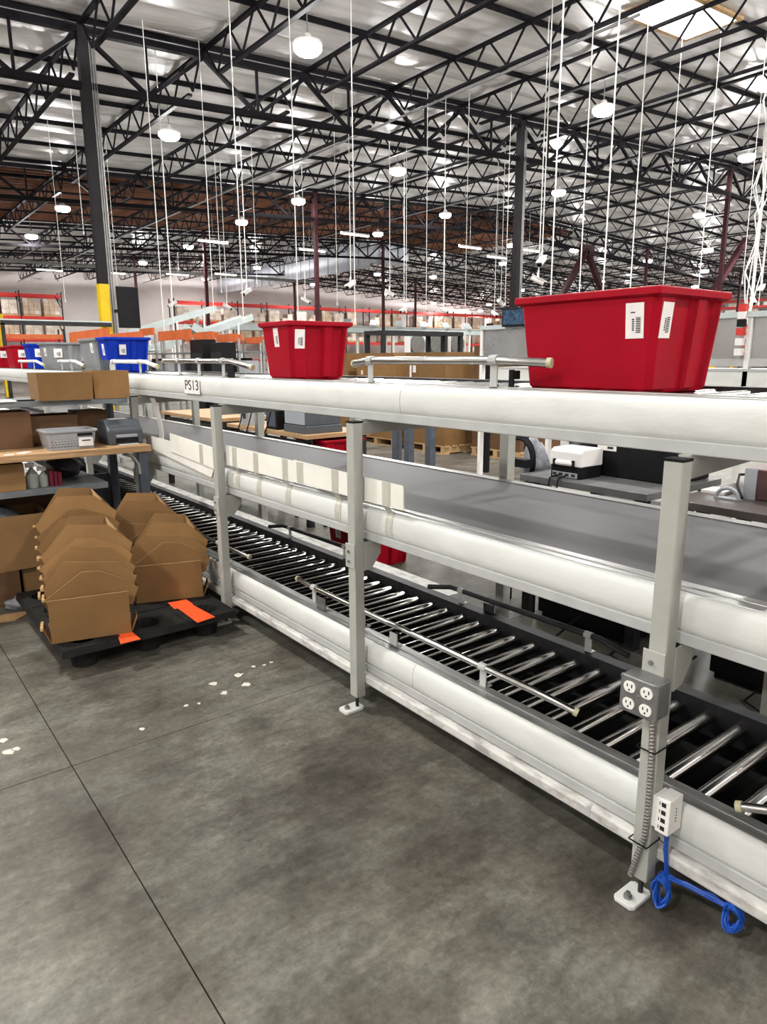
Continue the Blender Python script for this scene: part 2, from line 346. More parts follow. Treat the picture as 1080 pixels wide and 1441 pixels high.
# columns on their grid
GX = [-7.7, 4.5, 16.7, 28.9, 41.1, 53.3, 65.5]; GY = [3.85, 15.0, 26.15, 37.3, 48.45, 59.6]
def column(x, y, label, m='truss_maroon', wd=.15, conduits=0):
    t = thing('column', label, 'column', (x, y, 0), 'roof columns')
    z1 = zr(x) - .19
    MB().box(x - wd / 2, x + wd / 2, y - wd / 2, y + wd / 2, 0, z1).build('shaft', m, t)
    MB().box(x - wd / 2 - .012, x + wd / 2 + .012, y - wd / 2 - .012, y + wd / 2 + .012, .4, 3.08).build('yellow_band', 'yellow', t)
    MB().box(x - .3, x + .3, y - .08, y + .08, z1 - .02, z1 + .015).build('cap_plate', m, t)
    MB().box(x - .22, x + .22, y - .22, y + .22, 0, .03).build('base_plate', 'darksteel', t)
    for k in range(conduits):
        cx = x + wd / 2 + .03 + .042 * (k % 3); cy = y - wd / 2 + .03 + .05 * (k // 3)
        MB().tube([(cx, cy, 1.2), (cx, cy, z1 - .2)], .018, 6).build('conduit', 'conduit', t)
    return t
for x in GX[1:6]:
    for y in GY[1:5]:
        if (x, y) in ((4.5, 37.3), (4.5, 48.45)): continue
        if (x, y) == (4.5, 15.0): c = column(x, y, 'dark steel column with yellow base band and conduits beside black board', 'column', .17, 5)
        elif (x, y) == (16.7, 15.0): c = column(x, y, 'dark steel column with pale conduits rising behind large red tote', 'column', .17, 4)
        elif (x, y) == (4.5, 26.15): c = column(x, y, 'maroon column with yellow band left of the pipe rail')
        else: c = column(x, y, 'slim maroon steel roof column in the depth of the hall')
# girders along x, joists along y
def girder_meshes(sgn):
    L, D = 12.2, 1.02; sl = .05 * L * sgn; out = []
    def P(t, z): return Vector((t * L, 0, sl * t + z))
    out.append(('top_chord', MB().bar(P(0, -.06), P(1, -.06), .14, .12).mesh('top_chord', 'truss')))
    out.append(('bottom_chord', MB().bar(P(0, -D), P(1, -D), .14, .12).mesh('bottom_chord', 'truss')))
    n = 5; ms = []
    for k in range(n):
        a, b, c = k / n, (k + .5) / n, (k + 1) / n
        ms.append(('web_member', MB().bar(P(a, -.1), P(b, -D), .09, .07).mesh('web_member', 'truss')))
        ms.append(('web_member', MB().bar(P(b, -D), P(c, -.1), .09, .07).mesh('web_member', 'truss')))
        ms.append(('web_member', MB().bar(P(b, -.1), P(b, -D), .05, .05).mesh('web_member', 'truss')))
    return out + ms
GMS = {1: girder_meshes(1), -1: girder_meshes(-1)}
for y in GY[:5]:
    for i in range(1 if y > 4 else 3, 6):
        x = GX[i] if i else GX[0]
        s = 1 if x + 6 < RIDGE else -1
        t = thing('roof_girder', rooflabel('girder', x, y), 'roof girder', (x, y, zr(x) - GTOP), 'roof girders')
        for nm, me in GMS[s]: link(nm, me, t)
for y in GY[1:4]:
    t = thing('roof_girder', rooflabel('girder', GX[0], y), 'roof girder', (GX[0], y, zr(GX[0]) - GTOP), 'roof girders')
    for nm, me in GMS[1]: link(nm, me, t)
JL, JD = 11.0, .62
jm = [('top_chord', MB().box(-.045, .045, -.035, JL + .035, -.06, 0).mesh('top_chord', 'truss')),
      ('bottom_chord', MB().box(-.05, .05, .7, JL - .7, -JD - .05, -JD).mesh('bottom_chord', 'truss'))]
mb = MB(); n = 10; st = JL / n
for k in range(n):
    a = k * st; mb.bar((0, a + .06, -.04), (0, a + st / 2, -JD), .035, .035); mb.bar((0, a + st / 2, -JD), (0, a + st - .06, -.04), .035, .035)
jm.append(('web', mb.mesh('web', 'truss')))
nj = 0
for j, y in enumerate(GY[:5]):
    for k in range(31):
        x = GX[0] + 2.44 * k
        if x > 65: continue
        yc = y + 5.5; ang = math.degrees(math.atan2(x, yc)) - 37.7
        ang2 = math.degrees(math.atan2(x, y + 11)) - 37.7; ang3 = math.degrees(math.atan2(x, y)) - 37.7
        if min(abs(ang), abs(ang2), abs(ang3)) > 40: continue
        t = thing('bar_joist', rooflabel('joist', x, y), 'roof joist', (x, y + .07, zr(x) - .11), 'roof bar joists')
        for nm, me in jm: link(nm, me, t)
        nj += 1
# chevron brace behind the large red tote, and a diagonal brace right of it
def brace(a, b, par): MB().bar(a, b, .28, .28).build('diagonal', 'truss_maroon', par)
t = thing('chevron_brace', 'maroon inverted V steel brace rising behind large red tote', 'brace', (35.0, 26.15, 0))
brace((35, 26.15, zr(35) - 1.2), (29.1, 26.15, .1), t); brace((35, 26.15, zr(35) - 1.2), (40.9, 26.15, .1), t)
MB().box(34.4, 35.6, 26.05, 26.25, zr(35) - 1.5, zr(35) - .9).build('gusset_plate', 'truss_maroon', t)
pa = onY(1062, 318, 20.0); pb = onY(1006, 408, 20.0); d = (pa - pb) / (pa.z - pb.z)
t = thing('diagonal_brace', 'single maroon diagonal steel brace beside right hand dark column', 'brace', (pb - d * pb.z))
brace(pb - d * (pb.z - .02), pb + d * (zr(pa.x) - pb.z - .5), t); MB().box(*(lambda q: (q.x - .3, q.x + .3, q.y - .3, q.y + .3, 0, .04))(pb - d * pb.z)).build('base_plate', 'truss_maroon', t)
# draft curtain near the ridge
t = thing('draft_curtain', 'pale corrugated metal draft curtain hanging below the roof', 'draft curtain', (28.0, 48, 7.3))
def cut_panels(a0, a1, st, holes, put):
    # corrugated strips; where a steel member passes, the strip stops below it
    k = 0; p = a0
    while p < a1 - 1e-4:
        q = min(a1, p + st); cuts = [p] + sorted(c for h in holes for c in (h[0], h[1]) if p < c < q) + [q]
        for c0, c1 in zip(cuts[:-1], cuts[1:]):
            low = [h[2] for h in holes if h[0] - 1e-6 <= (c0 + c1) / 2 <= h[1] + 1e-6]; put(c0, c1, .04 if k % 2 else 0, low[0] if low else None)
        p = q; k += 1
mb = MB(); ztop = zr(28) - .10
cut_panels(37.6, 60.4, .6, [(g_ - .085, g_ + .085, zr(28) - GBOT) for g_ in (48.45, 59.6)], lambda c0, c1, o, low: mb.box(28.0 + o, 28.08 + o, c0, c1, 7.3, low if low else ztop))
mb.build('long_face', 'curtain', t)
mb2 = MB()
cut_panels(28.0, 31.2, .4, [(j - .07, j + .07, zr(j) - JBOT) for j in JX if 27.9 < j < 31.3], lambda c0, c1, o, low: mb2.box(c0, c1, 37.46 + o, 37.56 + o, 7.55, low if low else zr((c0 + c1) / 2) - .10))
mb2.build('end_face', 'curtain', t)
# sprinkler pipes
for k, x in enumerate((11.82, 21.3, 33.5)):
    z = zr(x) - .85
    t = thing('sprinkler_pipe', 'pale sprinkler pipe running along under the joists', 'pipe', (x, 10, z), 'sprinkler pipes')
    MB().tube([(x, 8, z), (x, 60, z)], .028, 8).build('pipe_run', 'darkpipe', t, True)
    for y in range(10, 60, 4):
        MB().tube([(x, y, z), (x, y, hang_top(x, y))], .015, 6).build('hanger', 'conduit', t)
z = 6.55
t = thing('sprinkler_main', 'long grey sprinkler main crossing below the joists far behind yellow columns', 'pipe', (10, 41, z))
MB().tube([(-6, 41, z), (26, 41, z)], .09, 8).build('pipe_run', 'conduit', t, True)
for x in (JX[4], JX[7], JX[10], JX[13]): MB().tube([(x, 41, z), (x, 41, hang_top(x, 41))], .015, 6).build('hanger', 'conduit', t)
# skylight
q = onZ(962, 10, zr(16)); sx, sy = q.x, q.y; SKY[0] = (sx - 1.2, sx + 1.2, sy - .65, sy + .65)
t = thing('skylight', 'bright white skylight panel set in the roof', 'skylight', (sx, sy, zr(sx)))
# it lies in the roof slope, above the joists and just under the insulation
def roof_strip(x0, x1, y0, y1, d0, d1): return MB().prism([(x0, zr(x0) - d0), (x1, zr(x1) - d0), (x1, zr(x1) - d1), (x0, zr(x0) - d1)], lambda a, b, c: (a, c, b), y0, y1)
roof_strip(sx - 1.1, sx + 1.1, sy - .55, sy + .55, .1150, .1100).build('panel', 'skylight', t)
for a in ((-1.2, 1.2, -.65, -.55), (-1.2, 1.2, .55, .65), (-1.2, -1.1, -.55, .55), (1.1, 1.2, -.55, .55)): roof_strip(sx + a[0], sx + a[1], sy + a[2], sy + a[3], .119, .06).build('frame', 'pine', t)
# high bay lamps: measured in view, then a rough grid outside, some added for light
LP = []
for px in [(433, 60), (238, 185), (88, 290), (340, 310), (420, 280), (560, 237), (627, 300), (532, 327), (850, 150), (787, 268), (1052, 218), (985, 300), (44, 330), (265, 345), (202, 368), (362, 375), (720, 343), (708, 369), (810, 350), (1000, 350), (914, 365), (610, 388), (528, 384)]:
    z = 7.0
    for _ in range(6): q = onZ(*px, z); z = zr(q.x) - .80
    LP.append((q.x, q.y, z))
for x, y in ((-8.5, -5), (-4.2, .3), (2.4, -4.2), (8.4, -4.6), (15.2, -5.2), (7.4, .4), (15.2, .4), (-.5, 6.0), (7.4, 6.0), (15.2, 6.0), (-8.5, 6.0)): LP.append((x, y, zr(x) - .8))  # unseen lamps; second added, third shifted to brighten near post and guards
for x in (-8.5, -.6): 
    for y in (12.4, 18.6): LP.append((x, y, zr(x) - .8))
for x, y in ((23.2, .8), (23.2, 6.4), (31.5, 6.4), (31.5, 12.4), (39.5, 12.4), (39.5, 18), (47.5, 18.6), (47.5, 26), (47.5, 34), (47.5, 42), (8, 46), (8, 54), (16.5, 54.5), (25, 56), (34, 54), (42, 54), (54, 30), (54, 42), (54, 52), (57, 22), (56, 24.5), (57, 38), (50, 56), (58, 57), (63, 48), (58, 49)): LP.append((x, y, zr(x) - .8))  # last four are added to brighten the far right wall
lens = MB().lathe([(.02, -.20), (.20, -.18), (.26, -.12), (.26, -.05)], n=14).mesh('lens', 'lamp', True)
hous = MB().lathe([(.26, -.05), (.27, -.04), (.27, 0), (.10, .05), (.06, .14), (.02, .15)], n=14).mesh('housing', 'camwhite', True)
LP = [(*clear_of_steel(x, y), z) for x, y, z in LP]
ld = bpy.data.lights.new('high_bay_light', 'AREA'); ld.shape = 'DISK'; ld.size = .50; ld.energy = LAMP_W; ld.color = (1.0, .985, .945)
lu = bpy.data.lights.new('high_bay_uplight', 'POINT'); lu.shadow_soft_size = .12; lu.energy = UP_W; lu.color = (1.0, .975, .96); lu.use_nodes = True
_n = lu.node_tree.nodes; _l = lu.node_tree.links; _e = _n['Emission']
_g = _n.new('ShaderNodeNewGeometry'); _s = _n.new('ShaderNodeSeparateXYZ'); _l.new(_g.outputs['Incoming'], _s.inputs[0])
def _m(op, a, b=None):
    x = _n.new('ShaderNodeMath'); x.operation = op
    for i, v in enumerate((a, b)):
        if v is None: continue
        if isinstance(v, (int, float)): x.inputs[i].default_value = v
        else: _l.new(v, x.inputs[i])
    return x.outputs[0]
_c = _m('MAXIMUM', _s.outputs['Z'], 0.0)
_f = _m('DIVIDE', _m('MINIMUM', _m('MULTIPLY', _c, 12.0), 1.0), _m('ADD', _m('POWER', _c, 2.4), .012))
_l.new(_f, _e.inputs['Strength'])
for x, y, z in LP:
    t = thing('high_bay_lamp', rooflabel('lamp', x, y), 'ceiling lamp', (x, y, z), 'high bay lamps')
    link('lens', lens, t); link('housing', hous, t); MB().tube([(0, 0, .14), (0, 0, hang_top(x, y) - z)], .012, 5).build('hanger', 'conduit', t, local=True)
    lo = bpy.data.objects.new('lamp_light', ld); COL.objects.link(lo); lo.parent = t; lo.location = (0, 0, -.24)
    lo = bpy.data.objects.new('lamp_uplight', lu); COL.objects.link(lo); lo.parent = t; lo.location = (0, 0, -.36)
# strip lights far away
sm = [('body', MB().box(-.7, .7, -.06, .06, 0, .06).mesh('body', 'camwhite')), ('tube_lens', MB().box(-.68, .68, -.05, .05, -.04, 0).mesh('tube_lens', 'strip_lamp'))]
for px in [(70, 380), (160, 384), (250, 386), (318, 386), (440, 352), (500, 330), (662, 348), (700, 362), (745, 352), (300, 340)]:
    q = onZ(*px, 6.6)
    t = thing('strip_light', 'long thin lit strip light hanging far in the hall', 'strip light', q, 'strip lights')
    for nm, me in sm: link(nm, me, t)
    MB().tube([(0, 0, .05), (0, 0, hang_top(q.x, q.y) - 6.6)], .01, 4).build('hanger', 'conduit', t, local=True)

# ------------------------------------------------------------------ conveyors (run along y)
X0 = 1.775; YN, YF = -.6, 13.6
def fairing(x0, zt, zb):
    # gently convex white guard above a flat strip
    h = zt - zb
    pts = [(x0 + .026, zt), (x0 + .017, zt - .003), (x0 + .010, zt - .010), (x0 + .005, zt - .022), (x0 + .002, zt - .038), (x0, zt - .056), (x0 + .0008, zt - .076), (x0 + .003, zb + .050), (x0 + .007, zb + .042), (x0 + .012, zb + .036)]
    return pts + [(x0 + .075, zb + .036), (x0 + .075, zt)]
def seams(t, prof, ys, m='white'):
    for a, b in zip(ys[:-1], ys[1:]): MB().extY(prof, a + .0015, b - .0015).build('side_guard', m, t, True)
def level(name, label, zt, zb, ys, belt, xf):
    t = thing(name, label, 'conveyor', ((X0 + xf) / 2, 3, zb))
    seams(t, fairing(X0, zt, zb), ys)
    mb = MB().box(X0 + .003, X0 + .03, ys[0], ys[-1], zb, zb + .036).build('lower_strip', 'strip', t, bevel=.003)
    MB().box(X0 + .03, X0 + .11, ys[0], ys[-1], zb, zb + .006).build('bottom_flange', 'strip', t)
    # ledge of extruded rails
    MB().box(X0 + .027, X0 + .062, ys[0], ys[-1], zt - .01, zt + .003).build('ledge_rail', 'alu', t, bevel=.002)
    MB().box(X0 + .063, X0 + .088, ys[0], ys[-1], zt - .01, zt + .007).build('ledge_rail', 'alu', t, bevel=.002)
    MB().box(X0 + .089, X0 + .105, ys[0], ys[-1], zb + .01, zt + .004).build('inner_rail', 'alu', t)
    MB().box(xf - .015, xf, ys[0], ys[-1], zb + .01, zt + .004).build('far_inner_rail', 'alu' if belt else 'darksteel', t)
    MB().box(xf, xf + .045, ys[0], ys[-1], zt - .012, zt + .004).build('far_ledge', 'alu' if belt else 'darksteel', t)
    prof = [(xf + .056 - (a - X0) * .74, b - .002) for a, b in fairing(X0, zt, zb)]
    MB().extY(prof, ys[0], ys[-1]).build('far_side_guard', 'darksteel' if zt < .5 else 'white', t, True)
    return t
ROLL_P = .1195
# upper roller conveyor
up = level('roller_conveyor', 'upper white-sided roller conveyor carrying red, blue and grey totes', 1.494, 1.345, [YN, 2.187, 4.75, 7.3, 9.9, YF], False, 2.47)
rm = MB().tube([(X0 + .105, 0, 0), (2.455, 0, 0)], .0245, 14).mesh('roller', 'steel', True)
def rollers(t, z, y0, y1):
    y = y0; c = 0; l = t.location
    while y < y1: o = link('roller', rm, t); o.location = (-l.x, y - l.y, z - l.z); y += ROLL_P; c += 1
rollers(up, 1.466, .06, 13.5)
MB().box(X0 + .1, 2.46, YN, YF, 1.375, 1.385).build('bed_pan', 'pan', up)
# middle belt conveyor
XB = 2.745
bc = level('belt_conveyor', 'middle belt conveyor with grey belt and white curved side', .958, .812, [YN, 5.1, 9.0, 12.0], True, XB)
MB().box(X0 + .105, XB - .015, YN, 12.0, .925, .957).build('belt', 'belt', bc)
MB().box(X0 + .106, XB - .016, YN, 12.0, .84, .85).build('bed_pan', 'pan', bc)
# lower roller conveyor
lc = level('roller_conveyor', 'lower roller conveyor near the floor between white side rails', .325, .178, [YN, 2.10, 4.9, 8.0, 12.0], False, 2.455)
rollers(lc, .272, .435, 9.2)
MB().box(X0 + .1, 2.46, YN, 12, .185, .193).build('bed_pan', 'pan', lc)
MB().extY([(X0 - .019, .135), (X0 - .019, .160), (X0 - .014, .168), (X0 + .06, .178), (X0 + .06, .172), (X0 - .013, .160), (X0 - .013, .135)], YN, 12).build('base_flange', 'white_dirty', lc)
MB().box(X0 - .018, X0 + .25, YN, 12, .13, .136).build('base_channel', 'strip', lc)
MB().box(2.545, 2.66, 2.72, 12, .29, .297).build('far_wide_ledge', 'white_dirty', lc)
for y in (.46, 1.0, 2.4): pass
for y in (.45, 1.18):
    MB().box(X0 - .0205, X0 + .03, y, y + .012, .134, .1705).build('flange_clip', 'strip', lc)

# support frames: near post, top arm, far post
def frame(y, yfar, label, detail=True):
    t = thing('support_frame', label, 'support frame', (1.73, y, 0), 'conveyor support frames')
    xa, xb = 1.705, 1.755; ya, yb = y - .027, y + .027
    # square tube shown open at its foot
    MB().box(xa, xb, ya, yb, .068, 1.333).build('near_post', 'post', t, bevel=.004)
    MB().box(xa + .009, xb - .009, ya + .009, yb - .009, .0655, .0685).build('tube_opening', 'blackmatte', t)
    MB().box(xa - .001, xb + .001, ya - .001, yb + .001, 1.333, 1.340).build('post_cap', 'black', t)
    MB().bar((xb - .005, y, 1.308), (2.815, yfar, 1.308), .05, .05).build('top_arm', 'post', t, bevel=.003)
    MB().box(2.80, 2.86, yfar - .03, yfar + .03, .0, 1.333).build('far_post', 'post', t, bevel=.004)
    MB().box(xb - .01, 2.81, y - .02, y + .02, .105, .131).build('cross_member', 'strip', t)
    MB().prism([(1.755, .806), (1.845, .806), (1.845, .745), (1.80, .685), (1.755, .675)], lambda a, b, s: (a, s, b), y - .03, y - .024).build('gusset', 'post', t)
    MB().prism([(1.755, .806), (1.845, .806), (1.845, .745), (1.80, .685), (1.755, .675)], lambda a, b, s: (a, s, b), y + .024, y + .03).build('gusset', 'post', t)
    MB().box(1.70, 1.706, y - .028, y + .04, .69, .80).build('side_plate', 'post', t, bevel=.002)
    for z in (.72, .765): MB().tube([(1.694, y + .012, z), (1.702, y + .012, z)], .007, 8).build('bolt', 'outletbox', t)
    for z0 in (1.345,): pass
    MB().box(1.755, 2.81, yfar - .015 if abs(yfar - y) < .05 else y - .015, y + .015, 1.333, 1.346).build('top_spacer', 'post', t)
    MB().tube([(1.725, y, .01), (1.725, y, .11)], .008, 8).build('levelling_rod', 'darksteel', t)
    pts = [(1.645, y - .016), (1.655, y - .026), (1.742, y - .026), (1.752, y - .016), (1.752, y + .034), (1.742, y + .044), (1.655, y + .044), (1.645, y + .034)]
    MB().prism(pts, lambda a, b, s: (a, b, s), 0, .014).build('foot_plate', 'white', t, bevel=.003)
    MB().lathe([(.013, .014), (.013, .022), (.008, .023), (.008, .032), (.002, .033)], (1.674, y + .01, 0), 8).build('anchor_bolt', 'outletbox', t)
    return t
fr1 = frame(.965, 1.09, 'support frame with electrical outlet box on its pale near post')
frame(2.44, 2.56, 'support frame beside the end of the taped white card strips')
frame(3.83, 3.98, 'support frame standing behind the black pallet corner')
frame(5.27, 5.40, 'support frame tucked behind the packing table printer')
frame(6.62, 6.75, 'support frame behind the packing table, half hidden')
frame(8.05, 8.1, 'support frame far along the conveyor behind the packing table')
frame(-.45, -.35, 'support frame at the near end of the conveyors')

# outlet box etc. on the first post
y = .965
t = thing('outlet_box', 'grey steel four socket outlet box on front post', 'outlet box', (1.67, y, .62))
MB().box(1.642, 1.704, y - .05, y + .06, .628, .735).build('box', 'outletbox', t, bevel=.004)
MB().box(1.634, 1.643, y - .052, y + .062, .626, .737).build('cover_plate', 'outletbox', t, bevel=.005)
for dy in (-.021, .031):
    for z in (.655, .705):
        c = (1.6335, y + dy + .0, z)
        so = MB().prism([(.018 * math.cos(a) * (1 if abs(math.sin(a)) < .8 else 1), max(-.0155, min(.0155, .018 * math.sin(a)))) for a in [2 * math.pi * k / 20 for k in range(20)]], lambda a, b, s: (s, c[1] + a, c[2] + b), 1.6305, 1.636).build('socket', 'outlet', t)
        mb = MB().box(1.6295, 1.631, c[1] - .009, c[1] - .006, z - .001, z + .009).box(1.6295, 1.631, c[1] + .005, c[1] + .008, z, z + .008)
        mb.tube([(1.6295, c[1], z - .008), (1.631, c[1], z - .008)], .0028, 8); mb.build('slots', 'ink', so)
for dy, z in ((-.046, .732), (.056, .732), (-.046, .631), (.056, .631), (.005, .684)): MB().tube([(1.630, y + dy, z), (1.636, y + dy, z)], .004, 8).build('screw', 'outletbox', t)
# flexible conduit down the post
path = []
for k in range(150):
    u = k / 149; z = .63 - u * .556
    x = 1.6945
    yy = y - .008 - .010 * math.sin(u * math.pi) + (max(0, u - .72) * .10)
    path.append((x, yy, z))
fc = tag(MB().tube(path, [.0095 if k % 3 == 0 else .0075 for k in range(150)], 10).build('flexible_conduit', 'flex', None, True), 'ribbed metal conduit running down front post from outlet box', 'conduit')
for z, nm in ((.505, 'upper'), (.20, 'lower')):
    a, b = 1.703, 1.757; c, d = y - .029, y + .029
    mb = MB().box(a - .016, b, c - .002, c, z - .002, z + .002).box(a - .018, a - .016, c - .002, d, z - .002, z + .002).box(a - .016, b, d, d + .002, z - .002, z + .002).box(b, b + .002, c, d, z - .002, z + .002)
    tag(mb.build('cable_tie', 'black'), 'black cable tie round front post %s' % ('below outlet box' if nm == 'upper' else 'below white data box'), 'cable tie')
t = thing('data_box', 'small white network socket box on side of front post', 'data box', (1.75, y - .05, .26))
MB().box(1.700, 1.770, y - .082, y - .040, .262, .372).build('housing', 'outlet', t, bevel=.003)
MB().box(1.706, 1.766, y - .040, y - .026, .268, .366).build('back_plate', 'outlet', t)
for k in range(4):
    z = .280 + k * .025
    MB().box(1.6985, 1.7005, y - .070, y - .057, z - .006, z + .007).build('socket', 'ink', t)
    MB().box(1.699, 1.7005, y - .052, y - .050, z - .004, z + .006).build('socket_mark', 'ink', t)
for k in range(5): MB().box(1.734, 1.738, y - .0828, y - .0815, .297 + k * .010, .301 + k * .010).build('print_mark', 'ink', t)
# blue network cables
def coil(c, rx, rz, n, seed, r=.0045, yd=.02):
    rr = random.Random(seed); mb = MB()
    for k in range(n):
        ax, az = rx * (.7 + .4 * rr.random()), rz * (.75 + .3 * rr.random()); dy = (rr.random() - .5) * 2 * yd; ph = rr.random()
        pts = [(c[0] + dy * .7 + .012 * math.sin(2 * math.pi * s / 10 + ph * 6), c[1] + dy * .3 + ax * math.cos(2 * math.pi * s / 20), c[2] + az * math.sin(2 * math.pi * s / 20)) for s in range(21)]
        mb.tube(pts, r, 6)
    return mb
tag(coil((1.722, y - .068, .066), .026, .052, 9, 1, r=.0038, yd=.014).build('cable_coil', 'bluecable', None, True), 'blue network cable coiled at foot of front post', 'cable')
tag(coil((1.772, y - .250, .082), .024, .042, 8, 2, r=.0038, yd=.014).build('cable_coil', 'bluecable', None, True), 'blue network cable loop hanging below lower conveyor flange', 'cable')
mb = MB()
for k in range(5):
    r2 = random.Random(k); o = [(r2.random() - .5) * .02 for _ in range(3)]
    mb.tube([(1.738 + o[0] * .6, y - .060, .264), (1.738 + o[0] * .6, y - .060, .19), (1.736 + o[1] * .5, y - .072, .11 + o[0] * .5), (1.760 + o[1] * .5, y - .12, .100 + o[2] * .6), (1.772 + o[0] * .5, y - .19, .100 + o[1] * .6), (1.772 + o[1] * .4, y - .245, .100 + o[2] * .5)], .0045, 6)
tag(mb.build('network_cable', 'bluecable', None, True), 'blue network cables strung under flange from white data box', 'cable')

# white card strips taped along the belt edge
def shield(p, label, group='taped white card strips'):
    t = thing('card_strip', label, 'card strip', (1.77, p[0][0], p[0][1]), group)
    MB().prism(p, lambda a, b, s: (s, a, b), 1.764, 1.770).build('card', 'shield', t)
    return t
def tape(t, y0, z0, z1, wd=.055, curl=True):
    MB().box(1.7625, 1.7635, y0, y0 + wd, z0, z1).build('tape_strip', 'tape', t)
    if curl:
        pr = fairing(X0, .958, .812)[1:8]
        vs = []
        for a, b in pr: vs += [(a - .0016, y0 + .003, b), (a - .0016, y0 + wd - .004, b)]
        vs = [(1.7625, y0 + .003, z0), (1.7625, y0 + wd - .004, z0)] + vs
        MB().add(vs, [(2 * i, 2 * i + 1, 2 * i + 3, 2 * i + 2) for i in range(len(vs) // 2 - 1)]).build('tape_tail', 'tape', t)
zs = lambda y: 1.000 + .008 * (y - 2.15)
sA = shield([(2.15, .992), (3.02, .995), (3.02, 1.105), (2.15, 1.094)], 'white card strip taped to belt edge, end of the row'); tape(sA, 2.235, .992, 1.096); tape(sA, 2.62, .994, 1.10); tape(sA, 2.93, .994, 1.10, .06, False)
sB = shield([(3.02, .990), (3.80, .990), (3.80, 1.108), (3.02, 1.10)], 'white card strip taped to belt edge behind support frame'); tape(sB, 3.08, .99, 1.10); tape(sB, 3.40, .99, 1.10); tape(sB, 3.66, .99, 1.105)
t = thing('card_strip', 'white card strip taped higher, overlapping the sagging card flap', 'card strip', (1.76, 4.0, .95))
MB().prism([(3.93, .945), (4.66, .985), (4.66, 1.11), (3.93, 1.075)], lambda a, b, s: (s, a, b), 1.757, 1.763).build('card', 'shield', t)
MB().box(1.7555, 1.7565, 4.12, 4.17, .96, 1.08).build('tape_strip', 'tape', t)
t = thing('card_flap', 'white card flap sagging loose below belt beside support frame', 'card flap', (1.765, 4.0, .88))
MB().prism([(4.03, .885), (5.16, .972), (5.16, 1.06), (4.5, 1.05), (3.96, .985)], lambda a, b, s: (s, a, b), 1.764, 1.770).build('card', 'shield', t)
t = thing('paper_curl', 'curled white paper strip hanging over belt beside far frame', 'paper strip', (1.83, 5.12, .96))
vs = []
for k in range(9):
    a_ = k / 8; vs += [(1.80 + .05 * math.sin(a_ * 2.2), 5.02, 1.33 - .36 * a_), (1.80 + .05 * math.sin(a_ * 2.2), 5.12, 1.33 - .36 * a_)]
MB().add(vs + [(a + .002, b, c) for a, b, c in vs], [(2 * i, 2 * i + 1, 2 * i + 3, 2 * i + 2) for i in range(8)] + [(18 + 2 * i, 18 + 2 * i + 2, 18 + 2 * i + 3, 18 + 2 * i + 1) for i in range(8)] + [(2 * i, 2 * i + 2, 20 + 2 * i, 18 + 2 * i) for i in range(8)] + [(2 * i + 1, 19 + 2 * i, 21 + 2 * i, 2 * i + 3) for i in range(8)]).build('sheet', 'paper', t, True)
# sign PS13 on the upper guard
a = onX(259, 530, X0 - .004); b = onX(282, 556, X0 - .004)
t = thing('label_sign', 'white PS13 sign stuck on upper conveyor guard', 'sign', (X0, (a.y + b.y) / 2, (a.z + b.z) / 2))
yc, zc = (a.y + b.y) / 2, (a.z + b.z) / 2
MB().box(X0 - .006, X0 - .0045, yc - .12, yc + .12, zc - .05, zc + .05).build('paper', 'paper', t)
Mt = Matrix.Translation((X0 - .0068, yc, zc)) @ Matrix(((0, 0, -1), (-1, 0, 0), (0, 1, 0))).to_4x4() @ Matrix.Diagonal((1.28, 1, 1, 1))
textmesh('PS13', .088, 'ink', Mt, 'lettering', t)

# guide rails on the conveyors
def guide(path, brackets, label, r=.0155, cap=True, m='tube', bm='strip', zbase=1.49, xb=None, group='guide rails'):
    path = [Vector(p) for p in path]
    t = thing('guide_rail', label, 'guide rail', path[0], group)
    MB().tube(path, r, 12).build('rail_tube', m, t, True)
    if cap:
        for e, f in ((path[0], path[1]), (path[-1], path[-2])):
            d = (e - f).normalized(); MB().tube([e - d * .004, e + d * .012], r * 1.15, 12).build('end_cap', 'rubber', t, True)
    for p in brackets:
        p = Vector(p); bx = xb if xb is not None else p.x
        mb = MB().bar((p.x, p.y, p.z - r), (bx, p.y, zbase), .004, .03, up=(1, 0, 0)) if False else MB().box(min(p.x, bx) - .003, max(p.x, bx) + .003, p.y - .016, p.y + .016, zbase - .005, p.z - r * .2)
        mb.box(bx - .003, bx + .035, p.y - .016, p.y + .016, zbase - .005, zbase)
        br = mb.build('bracket', bm, t)
        MB().tube([(p.x, p.y - .018, p.z), (p.x, p.y + .018, p.z)], r * 1.22, 10).build('clamp', bm, br, True)
        MB().tube([(bx + .018, p.y, zbase), (bx + .018, p.y, zbase + .008)], .006, 6).build('bolt', 'darksteel', br)
    return t
xg_ = 1.835
guide([(1.895, 2.66, 1.578), (xg_, 2.47, 1.592), (xg_, 1.72, 1.592), (1.895, 1.545, 1.583)], [(xg_, 2.46, 1.592), (xg_, 1.735, 1.592)], 'steel tube guide rail with end cap between the two red totes', zbase=1.500)
y1 = onX(205, 512, xg_).y
guide([(1.88, y1 - .10, 1.553), (xg_, y1, 1.585), (xg_, y1 + .80, 1.588), (xg_ + .01, y1 + .86, 1.52)], [(xg_, y1 + .12, 1.585), (xg_, y1 + .74, 1.587)], 'short bent guide rail in front of the bright blue tote', zbase=1.500, m='rod')
ya, yb = onX(338, 512, xg_).y, onX(232, 505, xg_).y
guide([(1.89, ya - .03, 1.555), (xg_, ya + .12, 1.59), (xg_, yb, 1.592)], [(xg_, ya + .22, 1.59), (xg_, yb - .25, 1.592), (xg_, (ya + yb) / 2 , 1.591)], 'long guide rail between the bright blue tote and the red tote', zbase=1.500)
